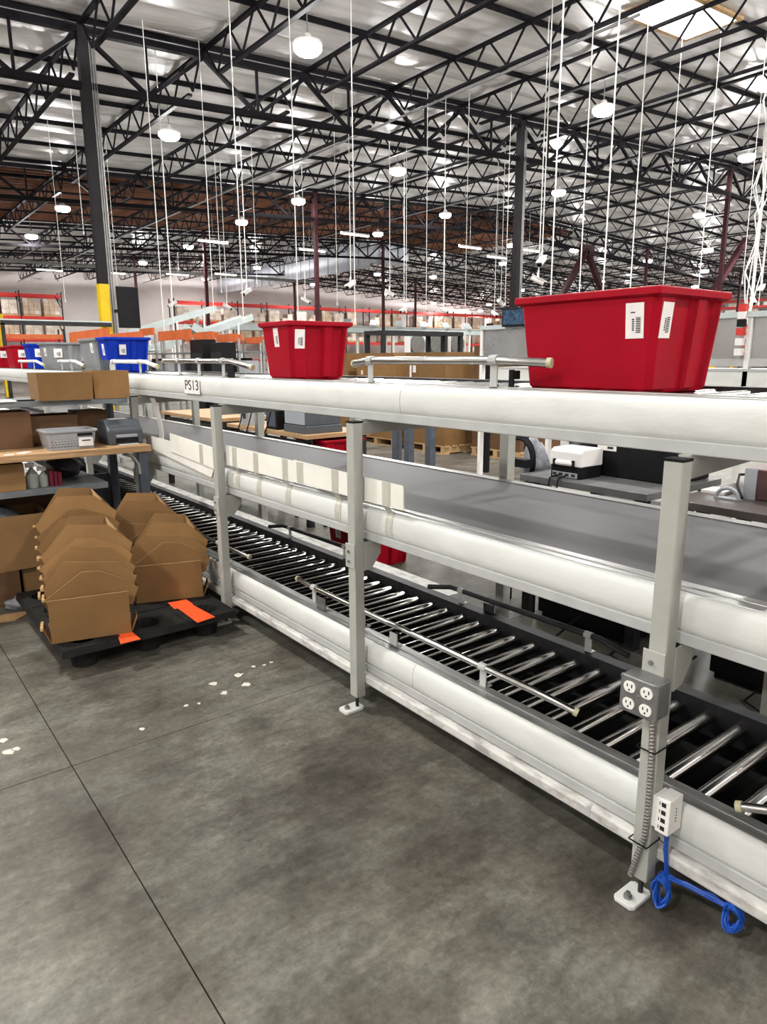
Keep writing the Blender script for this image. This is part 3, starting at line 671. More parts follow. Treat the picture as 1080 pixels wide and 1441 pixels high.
for a_, b_, lb in ((110, 83, 'pale guide rail beside the grey totes, small'), (54, 27, 'small pale guide rail in front of red and blue totes')):
    ya, yb = onX(a_, 505, xg_).y, onX(b_, 505, xg_).y
    guide([(1.88, ya, 1.55), (xg_, ya + .12, 1.59), (xg_, yb, 1.59)], [(xg_, ya + .25, 1.59), (xg_, yb - .1, 1.59)], lb, zbase=1.500, m='rod')
# lower, near side
xl = 1.865
guide([(1.905, 3.25, .395), (xl, 3.05, .412), (xl, 1.52, .412), (1.93, 1.385, .365)], [(xl, 3.02, .412), (xl, 2.58, .412), (xl, 1.775, .412)], 'steel guide rail over near side of lower rollers', zbase=.332, r=.0135)
pe = onZ(1043, 1135, .372)
guide([pe, (xl, pe.y - .13, .412), (xl, -.45, .412)], [(xl, .2, .412)], 'steel guide rail end showing right of front post', zbase=.332, r=.0135)
guide([(1.92, 5.8, .375), (xl, 5.6, .412), (xl, 4.05, .412), (1.92, 3.88, .38)], [(xl, 5.4, .412), (xl, 4.2, .412)], 'steel guide rail over lower rollers behind the cartons', zbase=.332, r=.0135)
xf_ = 2.465
guide([(2.43, 2.74, .372), (xf_, 2.60, .400), (xf_, 1.66, .410), (2.43, 1.50, .40)], [(xf_, 2.52, .40), (xf_, 1.72, .41)], 'dark guide rail on far side of lower rollers', zbase=.332, r=.0135, m='darksteel', cap=False)
guide([(2.43, 4.55, .372), (xf_, 4.4, .400), (xf_, 3.55, .410), (2.43, 3.4, .40)], [(xf_, 4.3, .40), (xf_, 3.6, .41)], 'dark guide rail beyond lower rollers in front of low red tote', zbase=.332, r=.0135, m='darksteel', cap=False)
# sensors: small brackets on the rails
def sensor(x, y, z0, label, m='strip', h=.07, wd=.045):
    t = thing('photo_eye', label, 'sensor', (x, y, z0), 'photo eye sensors')
    MB().box(x - .004, x + .004, y - wd / 2, y + wd / 2, z0, z0 + h).build('mounting_plate', m, t, bevel=.001)
    MB().box(x + .004, x + .03, y - .014, y + .014, z0 + h * .45, z0 + h * .95).build('sensor_head', 'black', t, bevel=.003)
    MB().box(x - .004, x + .03, y - wd / 2, y + wd / 2, z0, z0 + .004).build('foot', m, t)
sensor(1.835, 2.305, .332, 'pale sensor plate on lower rail behind second post', wd=.05, h=.060)
p = onX(452, 836, 1.835); sensor(1.835, p.y, .332, 'grey sensor box on lower rail under the guide rail end', m='outletbox', wd=.075, h=.060)
p = onX(325, 520, 1.806); sensor(1.806, p.y, 1.498, 'black square sensor on upper rail near the red tote', m='black', wd=.085, h=.066)
p = onX(720, 540, 1.86); sensor(1.86, p.y, 1.50, 'black sensor bracket beside large red tote', m='black', wd=.02, h=.060)
p = onX(696, 868, 2.47); 
sensor(2.475, 2.33, .332, 'dark sensor with looped wire on far lower rail', m='darksteel', wd=.07, h=.045)

# ------------------------------------------------------------------ totes
def tote(x0, y0, z0, lx, ly, h, m, label, labels=(), name='tote', group='totes on the conveyor'):
    # x0,y0: near corner of the base; open tapered tote with ribbed ends and a rim
    t = thing(name, label, 'tote', (x0 + lx / 2, y0 + ly / 2, z0), group)
    cx, cy = x0 + lx / 2, y0 + ly / 2
    def contour(hx, hy, z, rib):
        e = .02; P = [(-hx + e, -hy), (-hx * .52, -hy), (-hx * .44, -hy + rib), (hx * .10, -hy + rib), (hx * .16, -hy), (hx * .40, -hy), (hx * .48, -hy + rib), (hx * .80, -hy + rib), (hx * .86, -hy), (hx - e, -hy),
             (hx, -hy + e), (hx, hy - e)]
        return [(cx + a, cy + b, z) for a, b in P + [(-a, -b) for a, b in P]]
    tp = .024
    A = [contour(lx / 2 - .012, ly / 2 - .012, z0, .010), contour(lx / 2, ly / 2, z0 + .012, .018), contour(lx / 2 + tp, ly / 2 + tp, z0 + h - .03, .020)]
    B = [contour(lx / 2 + tp - .006, ly / 2 + tp - .006, z0 + h - .03, .020), contour(lx / 2 - .006, ly / 2 - .006, z0 + .014, .018)]
    MB().loft(A, True, True).loft(B, True, False, True).build('body', m, t)
    hx, hy = lx / 2 + tp, ly / 2 + tp; o = .013; mb = MB()
    out = [(-hx - o, -hy - o), (hx + o, -hy - o), (hx + o, hy + o), (-hx - o, hy + o)]; inn = [(-hx + .008, -hy + .008), (hx - .008, -hy + .008), (hx - .008, hy - .008), (-hx + .008, hy - .008)]
    r1 = [(cx + a, cy + b, z0 + h - .022) for a, b in out]; r2 = [(cx + a, cy + b, z0 + h) for a, b in out]; r3 = [(cx + a, cy + b, z0 + h) for a, b in inn]; r4 = [(cx + a, cy + b, z0 + h - .034) for a, b in inn]
    mb.loft([r1, r2, r3, r4, r1]).build('rim', m, t, bevel=.004)
    for (face, u, zc, wd, ht) in labels:          # u along the face 0..1, from the near corner
        lab = MB(); bar = MB(); f = (zc) / h; off = tp * f
        n = 9
        if face == 'x':
            X = x0 - off - .0012; yc = y0 + u * ly
            lab.prism([(yc - wd / 2, zc - ht / 2), (yc + wd / 2, zc - ht / 2), (yc + wd / 2, zc + ht / 2), (yc - wd / 2, zc + ht / 2)], lambda a, b, s: (x0 - tp * (b - .012) / (h - .042) - s, a, z0 + b), -.004, .0015)
            for k in range(n): z = zc - ht * .34 + k * ht * .05; bar.prism([(yc - wd * .33, z), (yc - wd * .08, z), (yc - wd * .08, z + ht * .028), (yc - wd * .33, z + ht * .028)], lambda a, b, s: (x0 - tp * (b - .012) / (h - .042) - s, a, z0 + b), .0012, .0022)
            for k in range(6): z = zc - ht * .28 + k * ht * .06; bar.prism([(yc + wd * .02, z), (yc + wd * .14, z), (yc + wd * .14, z + ht * .035), (yc + wd * .02, z + ht * .035)], lambda a, b, s: (x0 - tp * (b - .012) / (h - .042) - s, a, z0 + b), .0012, .0022)
            bar.prism([(yc - wd * .02, zc + ht * .22), (yc + wd * .22, zc + ht * .22), (yc + wd * .22, zc + ht * .25), (yc - wd * .02, zc + ht * .25)], lambda a, b, s: (x0 - tp * (b - .012) / (h - .042) - s, a, z0 + b), .0012, .0022)
        else:
            xc = x0 + u * lx; fn = lambda a, b, s: (a, y0 - tp * (b - .012) / (h - .042) - s, z0 + b)
            lab.prism([(xc - wd / 2, zc - ht / 2), (xc + wd / 2, zc - ht / 2), (xc + wd / 2, zc + ht / 2), (xc - wd / 2, zc + ht / 2)], fn, -.004, .0015)
            for k in range(n): z = zc - ht * .34 + k * ht * .05; bar.prism([(xc + wd * .02, z), (xc + wd * .30, z), (xc + wd * .30, z + ht * .028), (xc + wd * .02, z + ht * .028)], fn, .0012, .0022)
            for k in range(6): z = zc - ht * .28 + k * ht * .06; bar.prism([(xc - wd * .16, z), (xc - wd * .04, z), (xc - wd * .04, z + ht * .035), (xc - wd * .16, z + ht * .035)], fn, .0012, .0022)
        lo = lab.build('barcode_label', 'paper', t); bar.build('printed_bars', 'ink', lo)
    return t
ZT = 1.4905
tote(1.972, 1.215, ZT, .35, .490, .315, 'red', 'large red tote with two barcode labels on upper rollers', [('x', .11, .218, .062, .105), ('y', .10, .218, .058, .105)])
p = onX(412, 530, 1.972)
tote(1.972, p.y, ZT, .345, .27, .31, 'red', 'red tote on upper rollers beside the end of steel guide rail', [('x', .48, .225, .05, .10), ('y', .12, .215, .062, .10)])
def TY(px): return onX(px, 513, 1.972).y
tote(1.972, TY(154), ZT, .345, .20, .31, 'blue', 'bright blue tote on upper rollers, nearest of the far group', [('x', .4, .20, .06, .10), ('y', .36, .20, .06, .09)])
tote(1.972, TY(141) + .06, ZT, .345, TY(117) - TY(141) - .10, .31, 'grey', 'grey tote on upper rollers right behind the blue tote', [('x', .2, .22, .08, .09)])
tote(1.972, TY(71), ZT, .345, TY(59) - TY(71) - .06, .31, 'grey', 'grey tote with ribbed end between the two blue totes', [('x', .3, .2, .1, .09), ('y', .26, .19, .09, .10)])
tote(1.972, TY(46), ZT, .345, TY(37) - TY(46) - .08, .31, 'blue', 'small looking blue tote on upper rollers beside red tote', [('y', .25, .2, .1, .1)])
tote(1.972, TY(21), ZT, .345, .42, .31, 'red', 'red tote on upper rollers between blue tote and line end', [('y', .3, .2, .1, .1)])
tote(1.972, TY(-4), ZT, .345, .6, .31, 'red', 'farthest red tote on the upper rollers', [('y', .3, .2, .1, .1)])
# ------------------------------------------------------------------ pallet and nested cartons
PX0, PX1, PY0, PY1, PZ = .735, 1.685, 3.63, 4.78, .145
t = thing('pallet', 'black plastic nestable pallet with round cup feet', 'pallet', ((PX0 + PX1) / 2, (PY0 + PY1) / 2, 0))
# deck with real round cup openings, built as a grid of cells
fx = [PX0 + .13, (PX0 + PX1) / 2, PX1 - .13]; fy = [PY0 + .14, (PY0 + PY1) / 2, PY1 - .14]; cr = .078
xe = [PX0, fx[0] - .1, fx[0] + .1, fx[1] - .1, fx[1] + .1, fx[2] - .1, fx[2] + .1, PX1]; ye = [PY0, fy[0] - .1, fy[0] + .1, fy[1] - .1, fy[1] + .1, fy[2] - .1, fy[2] + .1, PY1]
mb = MB()
for i in range(7):
    for j in range(7):
        xa, xb_, ya_, yb_ = xe[i], xe[i + 1], ye[j], ye[j + 1]
        if i in (1, 3, 5) and j in (1, 3, 5):
            cx, cy = (xa + xb_) / 2, (ya_ + yb_) / 2; n = 24
            sq = []
            for k in range(n):
                a = 2 * math.pi * k / n; s_ = .1 / max(abs(math.cos(a)), abs(math.sin(a))); sq.append((cx + s_ * math.cos(a), cy + s_ * math.sin(a), PZ))
            ci = [(cx + cr * math.cos(2 * math.pi * k / n), cy + cr * math.sin(2 * math.pi * k / n), PZ) for k in range(n)]
            mb.loft([sq, ci])
        else: mb.add([(xa, ya_, PZ), (xb_, ya_, PZ), (xb_, yb_, PZ), (xa, yb_, PZ)], [(0, 1, 2, 3)])
mb.build('deck', 'pallet', t)
mb = MB()
o = [(PX0, PY0), (PX1, PY0), (PX1, PY1), (PX0, PY1)]
def off(d): return [(PX0 - d, PY0 - d), (PX1 + d, PY0 - d), (PX1 + d, PY1 + d), (PX0 - d, PY1 + d)]
mb.loft([[(a, b, PZ) for a, b in off(0)], [(a, b, PZ + .004) for a, b in off(.004)], [(a, b, PZ - .035) for a, b in off(.012)], [(a, b, PZ - .040) for a, b in off(.004)], [(a, b, PZ - .006) for a, b in off(-.004)]]).build('rim_skirt', 'pallet', t)
for cx in fx:
    for cy in fy:
        n = 24; mb = MB()
        def ring(r, z, fl): return [(cx + (r + (fl if k % 2 else 0)) * math.cos(2 * math.pi * k / n), cy + (r + (fl if k % 2 else 0)) * math.sin(2 * math.pi * k / n), z) for k in range(n)]
        mb.loft([ring(cr, PZ, 0), ring(cr - .008, .10, -.007), ring(cr - .022, .006, -.008)], True, False, True)
        mb.loft([ring(cr + .012, PZ - .004, 0), ring(cr + .004, .10, 0), ring(cr - .012, 0, 0)], True, False, True)
        mb.build('cup_foot', 'pallet', t)
for x in [PX0 + .28, PX1 - .28]: MB().box(x - .012, x + .012, PY0 + .02, PY1 - .02, PZ - .0005, PZ + .004).build('deck_rib', 'pallet', t)
for y_ in [PY0 + .33, PY1 - .33]: MB().box(PX0 + .02, PX1 - .02, y_ - .012, y_ + .012, PZ - .0005, PZ + .004).build('deck_rib', 'pallet', t)
# orange sheets
def sheet(pts, label, z):
    ps = [onZ(x, y_, z) for x, y_ in pts]
    t = MB().prism([(p.x, p.y) for p in ps], lambda a, b, s: (a, b, s), z - .002, z).build('orange_sheet', 'orange'); tag(t, label, 'card sheet')
zt = PZ + .0035
sheet([(165, 893), (180, 884), (198, 899), (170, 906)], 'orange card sheet corner showing beside front carton stack', zt)
sheet([(245, 852), (266, 848), (303, 868), (278, 876)], 'orange card sheet lying flat on pallet, uppermost', zt + .0045)
sheet([(236, 848), (262, 843), (272, 850), (246, 857)], 'orange card sheet peeping under the uppermost orange sheet', zt + .002)
# cartons: bent-panel shelf bins nested into each other
def carton_meshes(wd, kind):
    # flared sides and back, so that the bins really fit into each other
    if kind == 'bottom': poly = [(0, 0), (wd, 0), (wd, .235), (0, .235)]
    else: poly = [(0, 0), (wd, .0), (wd + .034, .085)] + {'top': [(wd * .90, .165), (wd * .80, .205), (wd * .30, .235)], 'middle': [(wd * .90, .165), (wd * .80, .205), (wd * .30, .235)],
        'middle_low': [(wd * .97, .135), (wd * .62, .205), (wd * .40, .212)], 'middle_skew': [(wd * .88, .175), (wd * .52, .198), (wd * .20, .218)]}[kind] + [(-.034, .085)]
    th = .006; out = []
    out.append(('front_panel', MB().prism(poly, lambda a, b, s: (a, s, b), 0, th).mesh('front_panel', 'card', edge='card_edge')))
    def slab(p, d): return MB().add(list(p) + [(x + d[0], y + d[1], z + d[2]) for x, y, z in p], [(0, 1, 2, 3), (7, 6, 5, 4), (0, 4, 5, 1), (1, 5, 6, 2), (2, 6, 7, 3), (3, 7, 4, 0)])
    out.append(('back_panel', slab([(0, .09, 0), (wd, .09, 0), (wd + .015, .142, .065), (-.015, .142, .065)], (0, .004, 0)).mesh('back_panel', 'card')))
    if kind == 'top':
        back = [(-.012, .062), (wd + .012, .062), (wd + .012, .13), (wd * .80, .265), (wd * .34, .295), (-.012, .12)]
        out.append(('back_panel', MB().prism(back, lambda a, b, s: (a, s + .139 + (b - .062) * .05, b), 0, th).mesh('back_panel', 'card', edge='card_edge')))
    for x0, sg in ((0, -1), (wd, 1)):
        out.append(('side_panel', slab([(x0, .004, 0), (x0, .09, 0), (x0 + sg * .034, .115, .085), (x0 + sg * .034, .004, .085)], (sg * .003, 0, 0)).mesh('side_panel', 'card')))
    out.append(('bottom_panel', MB().box(0, wd, .003, .09, 0, .004).mesh('bottom_panel', 'card')))
    out.append(('folded_edge', MB().box(-.047, -.033, .0, .115, .078, .092).mesh('folded_edge', 'card_edge')))
    if kind == 'top':
        out.append(('folded_flap', slab([(wd * .80, .002, .205), (wd * .90, .002, .165), (wd * .93, .142, .178), (wd * .80, .146, .262)], (0, 0, .003)).mesh('folded_flap', 'card_edge')))
    elif kind == 'middle':
        out.append(('folded_flap', slab([(wd * .80, .002, .203), (wd * .90, .002, .163), (wd * .902, .009, .161), (wd * .802, .009, .201)], (0, 0, .003)).mesh('folded_flap', 'card_edge')))
    return out
CM = {k: carton_meshes(.395, k) for k in ('bottom', 'middle', 'middle_low', 'middle_skew', 'top')}
def stack(x, y_, ang, n, dz, dyk, lean, place, seed, z0=PZ + .004, rise=0):
    rr = random.Random(seed)
    for k in range(n):
        last = k == n - 1
        lb = ('flat fronted cardboard bin at bottom of ' if k == 0 else 'topmost nested cardboard bin in ' if last else 'nested cardboard bin within ') + place
        t = thing('cardboard_bin', lb, 'cardboard bin', (0, 0, 0), 'nested bins, ' + place)
        for nm, me in CM['bottom' if k == 0 else 'top' if last else ('middle', 'middle_low', 'middle_skew')[k % 3]]: link(nm, me, t)
        a = math.radians(ang)
        # a bin sits inside the one below: its back leans away from the camera
        lx_ = .007 * rr.uniform(-1, 1)
        M = Matrix.Translation((x, y_, z0)) @ Matrix.Rotation(a + math.radians(rr.uniform(-.9, .9) if k else 0), 4, 'Z') @ Matrix.Translation((lx_ + (.02 if k else 0), .006 + dyk * k, (.095 if k else 0) + dz * k)) @ Matrix.Rotation(math.radians(-rise * k + rr.uniform(-.7, .7) if k else 0), 4, 'Y') @ Matrix.Rotation(math.radians(-lean * k), 4, 'X')
        t.matrix_world = M
pA = onZ(66, 912, PZ); pB = onZ(183, 894, PZ); angA = math.degrees(math.atan2(pB.y - pA.y, pB.x - pA.x))
stack(pA.x + .03, pA.y + .02, angA, 6, .052, .026, 3.4, 'the front left stack on the pallet', 11, rise=.6)
pA = onZ(193, 851, PZ); pB = onZ(283, 841, PZ); angB = math.degrees(math.atan2(pB.y - pA.y, pB.x - pA.x))
stack(pA.x, pA.y, angB, 4, .048, .024, 4.5, 'the front right stack on the pallet', 12, rise=.8)
stack(.815, 4.30, -12, 6, .063, .025, 2.8, 'the rear left stack on the pallet', 13, rise=1.2)
stack(1.245, 4.42, -14, 5, .055, .023, 3.2, 'the rear right stack on the pallet', 14, rise=1.0)

# ------------------------------------------------------------------ packing table at the left
TX0, TX1, TY0, TY1, TZ = -.75, 1.685, 4.83, 5.62, 1.02
t = thing('packing_table', 'packing table with worn wooden top and blue grey legs', 'table', ((TX0 + TX1) / 2, (TY0 + TY1) / 2, 0))
MB().box(TX0, TX1, TY0, TY1, TZ - .045, TZ).build('table_top', 'wood', t, bevel=.004)
for x in (TX1 - .085, TX0 + .03):
    for y_ in (TY0 + .02, TY1 - .07): MB().box(x, x + .062, y_, y_ + .06, 0, TZ - .045).build('leg', 'bluegrey', t, bevel=.004)
    MB().box(x + .01, x + .05, TY0 + .08, TY1 - .07, .12, .16).build('foot_rail', 'bluegrey', t)
for x in (TX1 - .07, TX0 + .05): MB().box(x, x + .05, TY1 - .07, TY1 - .02, TZ, 1.60).build('shelf_upright', 'bluegrey', t)
MB().box(TX0, TX1 - .04, TY0 + .30, TY1 - .02, 1.298, 1.335).build('upper_shelf', 'shelfgrey', t, bevel=.003)
MB().box(TX0, 1.40, TY0 + .10, TY1 - .04, .735, .775).build('lower_shelf', 'shelfgrey', t, bevel=.003)
MB().box(TX0, 1.60, TY1 - .03, TY1 - .015, .30, .735).build('back_panel', 'bluegrey', t)
MB().tube([(1.50, TY0 + .05, TZ - .05), (1.56, TY0 + .04, TZ - .075), (1.595, TY0 + .03, TZ - .13), (1.60, TY0 + .025, TZ - .2)], .012, 8).build('corner_brace', 'conduit', t, True)
def carton(x0, x1, y0, y1, z0, z1, label, m='card', op=False, rot=0, seed=1, flaps=True, group=None, taper=0):
    t = thing('cardboard_box', label, 'cardboard box', ((x0 + x1) / 2, (y0 + y1) / 2, z0), group)
    cx, cy = (x0 + x1) / 2, (y0 + y1) / 2; hx, hy = (x1 - x0) / 2, (y1 - y0) / 2; th = .005; h = z1 - z0
    if op:
        mb = MB(); tp = taper
        A = [[(a * hx, b * hy, 0) for a, b in ((-1, -1), (1, -1), (1, 1), (-1, 1))], [(a * (hx + tp), b * (hy + tp), h) for a, b in ((-1, -1), (1, -1), (1, 1), (-1, 1))]]
        B = [[(a * (hx + tp - th), b * (hy + tp - th), h) for a, b in ((-1, -1), (1, -1), (1, 1), (-1, 1))], [(a * (hx - th), b * (hy - th), th) for a, b in ((-1, -1), (1, -1), (1, 1), (-1, 1))]]
        mb.loft(A, True, True).loft([A[1], B[0]]).loft(B, True, False, True); mb.build('box_body', m, t, local=True)
        if flaps:
            rr = random.Random(seed)
            for ax, sg in (('y', -1), ('y', 1), ('x', -1), ('x', 1)):
                a = math.radians(rr.uniform(25, 120) if flaps is True else flaps); L_ = min(hx, hy) * .9
                dz_, do = L_ * math.cos(a), L_ * math.sin(a)
                if ax == 'y': pts = [(-hx, sg * hy, h), (hx, sg * hy, h), (hx * .97, sg * (hy + do), h + dz_), (-hx * .97, sg * (hy + do), h + dz_)]
                else: pts = [(sg * hx, -hy, h), (sg * hx, hy, h), (sg * (hx + do), hy * .97, h + dz_), (sg * (hx + do), -hy * .97, h + dz_)]
                nrm = (Vector(pts[1]) - Vector(pts[0])).cross(Vector(pts[3]) - Vector(pts[0])).normalized() * .004
                MB().add(pts + [tuple(Vector(p) + nrm) for p in pts], [(0, 1, 2, 3), (7, 6, 5, 4), (0, 4, 5, 1), (1, 5, 6, 2), (2, 6, 7, 3), (3, 7, 4, 0)]).build('flap', m, t, local=True)
    else:
        MB().box(-hx, hx, -hy, hy, 0, h).build('box_body', m, t, local=True, bevel=.003)
        for s_ in (-1, 1): MB().box(-hx, hx, min(s_ * .0015, s_ * hy), max(s_ * .0015, s_ * hy), h, h + .004).build('lid_flap', m, t, local=True)
        MB().box(-hx * 1.002, hx * 1.002, -.025, .025, h + .0038, h + .0048).build('packing_tape', 'card_mid', t, local=True)
    t.rotation_euler.z = math.radians(rot)
    return t
def pxbox(xl, xr, yt, yb, Y): a = onY(xl, yb, Y); b = onY(xr, yt, Y); return a.x, b.x, a.z, b.z
YS = TY0 + .255
xa, xb_, za, zb_ = pxbox(56, 128, 524, 565, YS); carton(xa, xb_, YS, YS + .27, 1.335, zb_ , 'open cardboard box on upper shelf with torn side flap', op=True, flaps=False, taper=.006)
xa, xb2, za, zb_ = pxbox(134, 195, 521, 561, YS + .04); carton(xa, min(xb2, 1.66), YS + .04, YS + .29, 1.335, zb_, 'open cardboard box at right end of upper shelf', op=True, flaps=False, taper=.004)
sh = MB().box(.55, .92, YS + .03, YS + .24, 1.335, 1.341).build('paper_stack', 'paper'); tag(sh, 'white paper sheets lying on upper shelf left of boxes', 'paper')
tag(MB().box(.935, 1.035, YS + .05, YS + .11, 1.335, 1.345).build('black_pad', 'black'), 'small black pad on upper shelf before the boxes', 'pad')
# table top items
YB = TY0 + .36
xa, xb_, za, zb_ = pxbox(-60, 41, 570, 622, YB); carton(xa, xb_, YB, YB + .3, TZ, 1.26, 'dark cardboard box on table under upper shelf', 'card_dark')
xc_ = xb_ + .006; xa, xb_, za, zb_ = pxbox(43, 108, 578, 620, YB + .06); xa = max(xa, xc_); xc_ = xb_ + .006; carton(xa, xb_, YB + .06, YB + .34, TZ, 1.225, 'open dark cardboard box on table behind grey basket', 'card_dark', op=True, flaps=False)
xa, xb_, za, zb_ = pxbox(106, 150, 572, 615, YB + .10); xa = max(xa, xc_); carton(xa, xb_, YB + .10, YB + .34, TZ, 1.24, 'dark cardboard box on table between basket and printer', 'card_dark')
# basket
a = onY(64, 622, TY0 + .09); b = onY(134, 622, TY0 + .09)
bx0, bx1, by0, by1, bz, bh = a.x + .02, b.x - .005, TY0 + .085, TY0 + .31, TZ, .128
t = thing('storage_basket', 'grey woven plastic basket with white label on table', 'basket', ((bx0 + bx1) / 2, (by0 + by1) / 2, bz))
def rrect(d, z, r=.03):
    pts = []
    for (cx, cy, a0) in ((bx1 + d - r, by1 + d - r, 0), (bx0 - d + r, by1 + d - r, 90), (bx0 - d + r, by0 - d + r, 180), (bx1 + d - r, by0 - d + r, 270)):
        for k in range(5): a_ = math.radians(a0 + 22.5 * k); pts.append((cx + r * math.cos(a_), cy + r * math.sin(a_), z))
    return pts
MB().loft([rrect(0, bz), rrect(.016, bz + bh - .012), rrect(.026, bz + bh - .012), rrect(.026, bz + bh), rrect(.013, bz + bh), rrect(-.003, bz + .004)], True, True, True).build('body', 'basket', t, True)
mb = MB()
for r_ in range(5):
    for k in range(14):
        u = .06 + .88 * k / 13 ; z = bz + .018 + r_ * .018; x = bx0 + (bx1 - bx0) * u + (.006 if r_ % 2 else 0); yv = by0 - .016 * (z - bz) / bh
        mb.box(x - .006, x + .006, yv - .0012, yv + .002, z, z + .007)
        if k < 9: yq = by0 + (by1 - by0) * (.1 + .8 * k / 8); xq = bx0 - .016 * (z - bz) / bh; mb.box(xq - .0012, xq + .002, yq - .006, yq + .006, z, z + .007)
tag(mb.build('weave_openings', 'printer', t), kind='stuff')
MB().box(bx0 + .175, bx0 + .27, by0 - .0185, by0 - .012, bz + .088, bz + .106).build('handle_slot', 'black', t)
l_ = MB().box(bx0 + .18, bx0 + .27, by0 - .019, by0 - .003, bz + .02, bz + .075).build('label_card', 'paper', t)
MB().box(bx0 + .20, bx0 + .255, by0 - .0195, by0 - .018, bz + .053, bz + .061).build('print_line', 'ink', l_)
# label printer on table
def label_printer(x0, y0, z0, wd, dp, h, body, top, label, white=False):
    t = thing('label_printer', label, 'printer', (x0 + wd / 2, y0 + dp / 2, z0))
    prof = [(0, 0), (dp, 0), (dp, h * .8), (dp * .85, h), (dp * .35, h), (.03, h * .72), (0, h * .6)]
    if white:
        MB().box(x0, x0 + wd, y0, y0 + dp, z0, z0 + h * .45).build('base', body, t, bevel=.004)
        MB().prism([(.0, h * .42), (wd, h * .42), (wd, h * .92), (wd * .9, h), (wd * .1, h), (0, h * .92)], lambda a, b, s: (x0 + a, s, z0 + b), y0 - .006, y0 + dp).build('lid', top, t, bevel=.006)
    else:
        MB().prism(prof, lambda a, b, s: (s, y0 + a, z0 + b), x0, x0 + wd).build('body', body, t, bevel=.012)
        MB().prism([(.028, h * .73), (dp * .36, h * 1.008), (dp * .82, h * 1.008), (dp * .82, h * .96), (dp * .36, h * .95), (.04, h * .69)], lambda a, b, s: (s, y0 + a, z0 + b), x0 + wd * .12, x0 + wd * .88).build('lid', top, t, bevel=.004)
        MB().box(x0 + wd * .22, x0 + wd * .82, y0 - .010, y0 + .01, z0 + h * .30, z0 + h * .42).build('paper_slot', 'printer_lt', t, bevel=.003)
        MB().box(x0 + wd * .20, x0 + wd * .84, y0 - .004, y0 + .005, z0 + h * .08, z0 + h * .27).build('tear_bar', 'black', t)
        MB().box(x0 + wd * .25, x0 + wd * .80, y0 - .05, y0 + .02, z0 + .002, z0 + .004).build('label_strip', 'paper', t)
        MB().box(x0 + wd * .2, x0 + wd * .72, y0 + dp * .42, y0 + dp * .75, z0 + h * 1.008, z0 + h * 1.018).build('paper_sheet', 'paper', t)
    return t
a = onY(153, 620, TY0 + .14); b = onY(205, 620, TY0 + .14)
label_printer(a.x, TY0 + .14, TZ, b.x - a.x - .012, .26, .168, 'printer', 'printer', 'dark grey label printer on wooden packing table')
# paper scraps on table
for k, (px, py) in enumerate(((10, 622), (28, 625), (36, 630))):
    p = onY(px, py, TY0 + .05 + .03 * k); tag(MB().prism([(-.03, -.01), (.02, -.018), (.035, .008), (-.01, .02)], lambda a, b, s: (p.x + a, p.y + b, TZ + s + .004 * (a > 0) * s), .0, .004).build('paper_scrap', 'paper'), 'small torn paper scrap on wooden table edge', 'paper scrap', 'paper scraps on the table')
# lower shelf things
ZS = .775
carton(.10, onY(36, 680, TY0 + .14).x, TY0 + .13, TY0 + .5, ZS, .945, 'light brown carton on lower shelf under table', 'card_mid')
def bottle(px, h, r, label, m='greencan'):
    p = onY(px, 680, TY0 + .2); t = thing('spray_bottle', label, 'bottle', (p.x, TY0 + .2, ZS), 'bottles on the lower shelf')
    MB().lathe([(r * .9, 0), (r, .01), (r, h * .55), (r * .35, h * .75), (r * .3, h * .82)], (p.x, TY0 + .2, ZS), 14).build('body', m, t, True)
    MB().box(p.x - .035, p.x + .02, TY0 + .19, TY0 + .21, ZS + h * .82, ZS + h).build('trigger_head', 'camwhite', t, bevel=.003)
bottle(46, .165, .038, 'clear grey spray bottle with white trigger on lower shelf'); bottle(62, .13, .028, 'short pale bottle beside spray bottle on lower shelf')
for k, px in enumerate((70, 76, 82)):
    p = onY(px, 680, TY0 + .18); tag(MB().box(p.x, p.x + .022, TY0 + .16, TY0 + .36, ZS, ZS + .105 - .008 * k).build('folder', 'darkred', bevel=.002), 'dark red folder standing on lower shelf beside bottles', 'folder', 'dark red folders')
# dark bag under the table
def lump(name, c, r, label, cat, m, seed, group=None):
    rr = random.Random(seed); bm = bmesh.new(); bmesh.ops.create_icosphere(bm, subdivisions=3, radius=1)
    ph = [rr.random() * 6 for _ in range(6)]
    for v in bm.verts:
        n_ = v.co.normalized(); d = 1 + .12 * math.sin(4 * n_.x + ph[0]) * math.cos(3 * n_.y + ph[1]) + .10 * math.sin(7 * n_.z + ph[2] + 5 * n_.x) + .05 * math.sin(13 * n_.y + ph[3])
        v.co = Vector((n_.x * r[0] * d, n_.y * r[1] * d, max(-r[2] * .82, n_.z * r[2] * d) + r[2] * .82))
    me = bpy.data.meshes.new(name); bm.to_mesh(me); bm.free(); me.materials.append(MT[m])
    for p in me.polygons: p.use_smooth = True
    o = link(name, me); o.location = c; return tag(o, label, cat, group)
lump('bag', (1.225, TY0 + .545, ZS), (.13, .12, .085), 'dark crumpled bag on lower shelf under table', 'bag', 'bag', 4)
lump('bag', (1.32, 5.20, 0), (.2, .17, .30), 'dark bag standing on floor under packing table', 'bag', 'bag', 5)
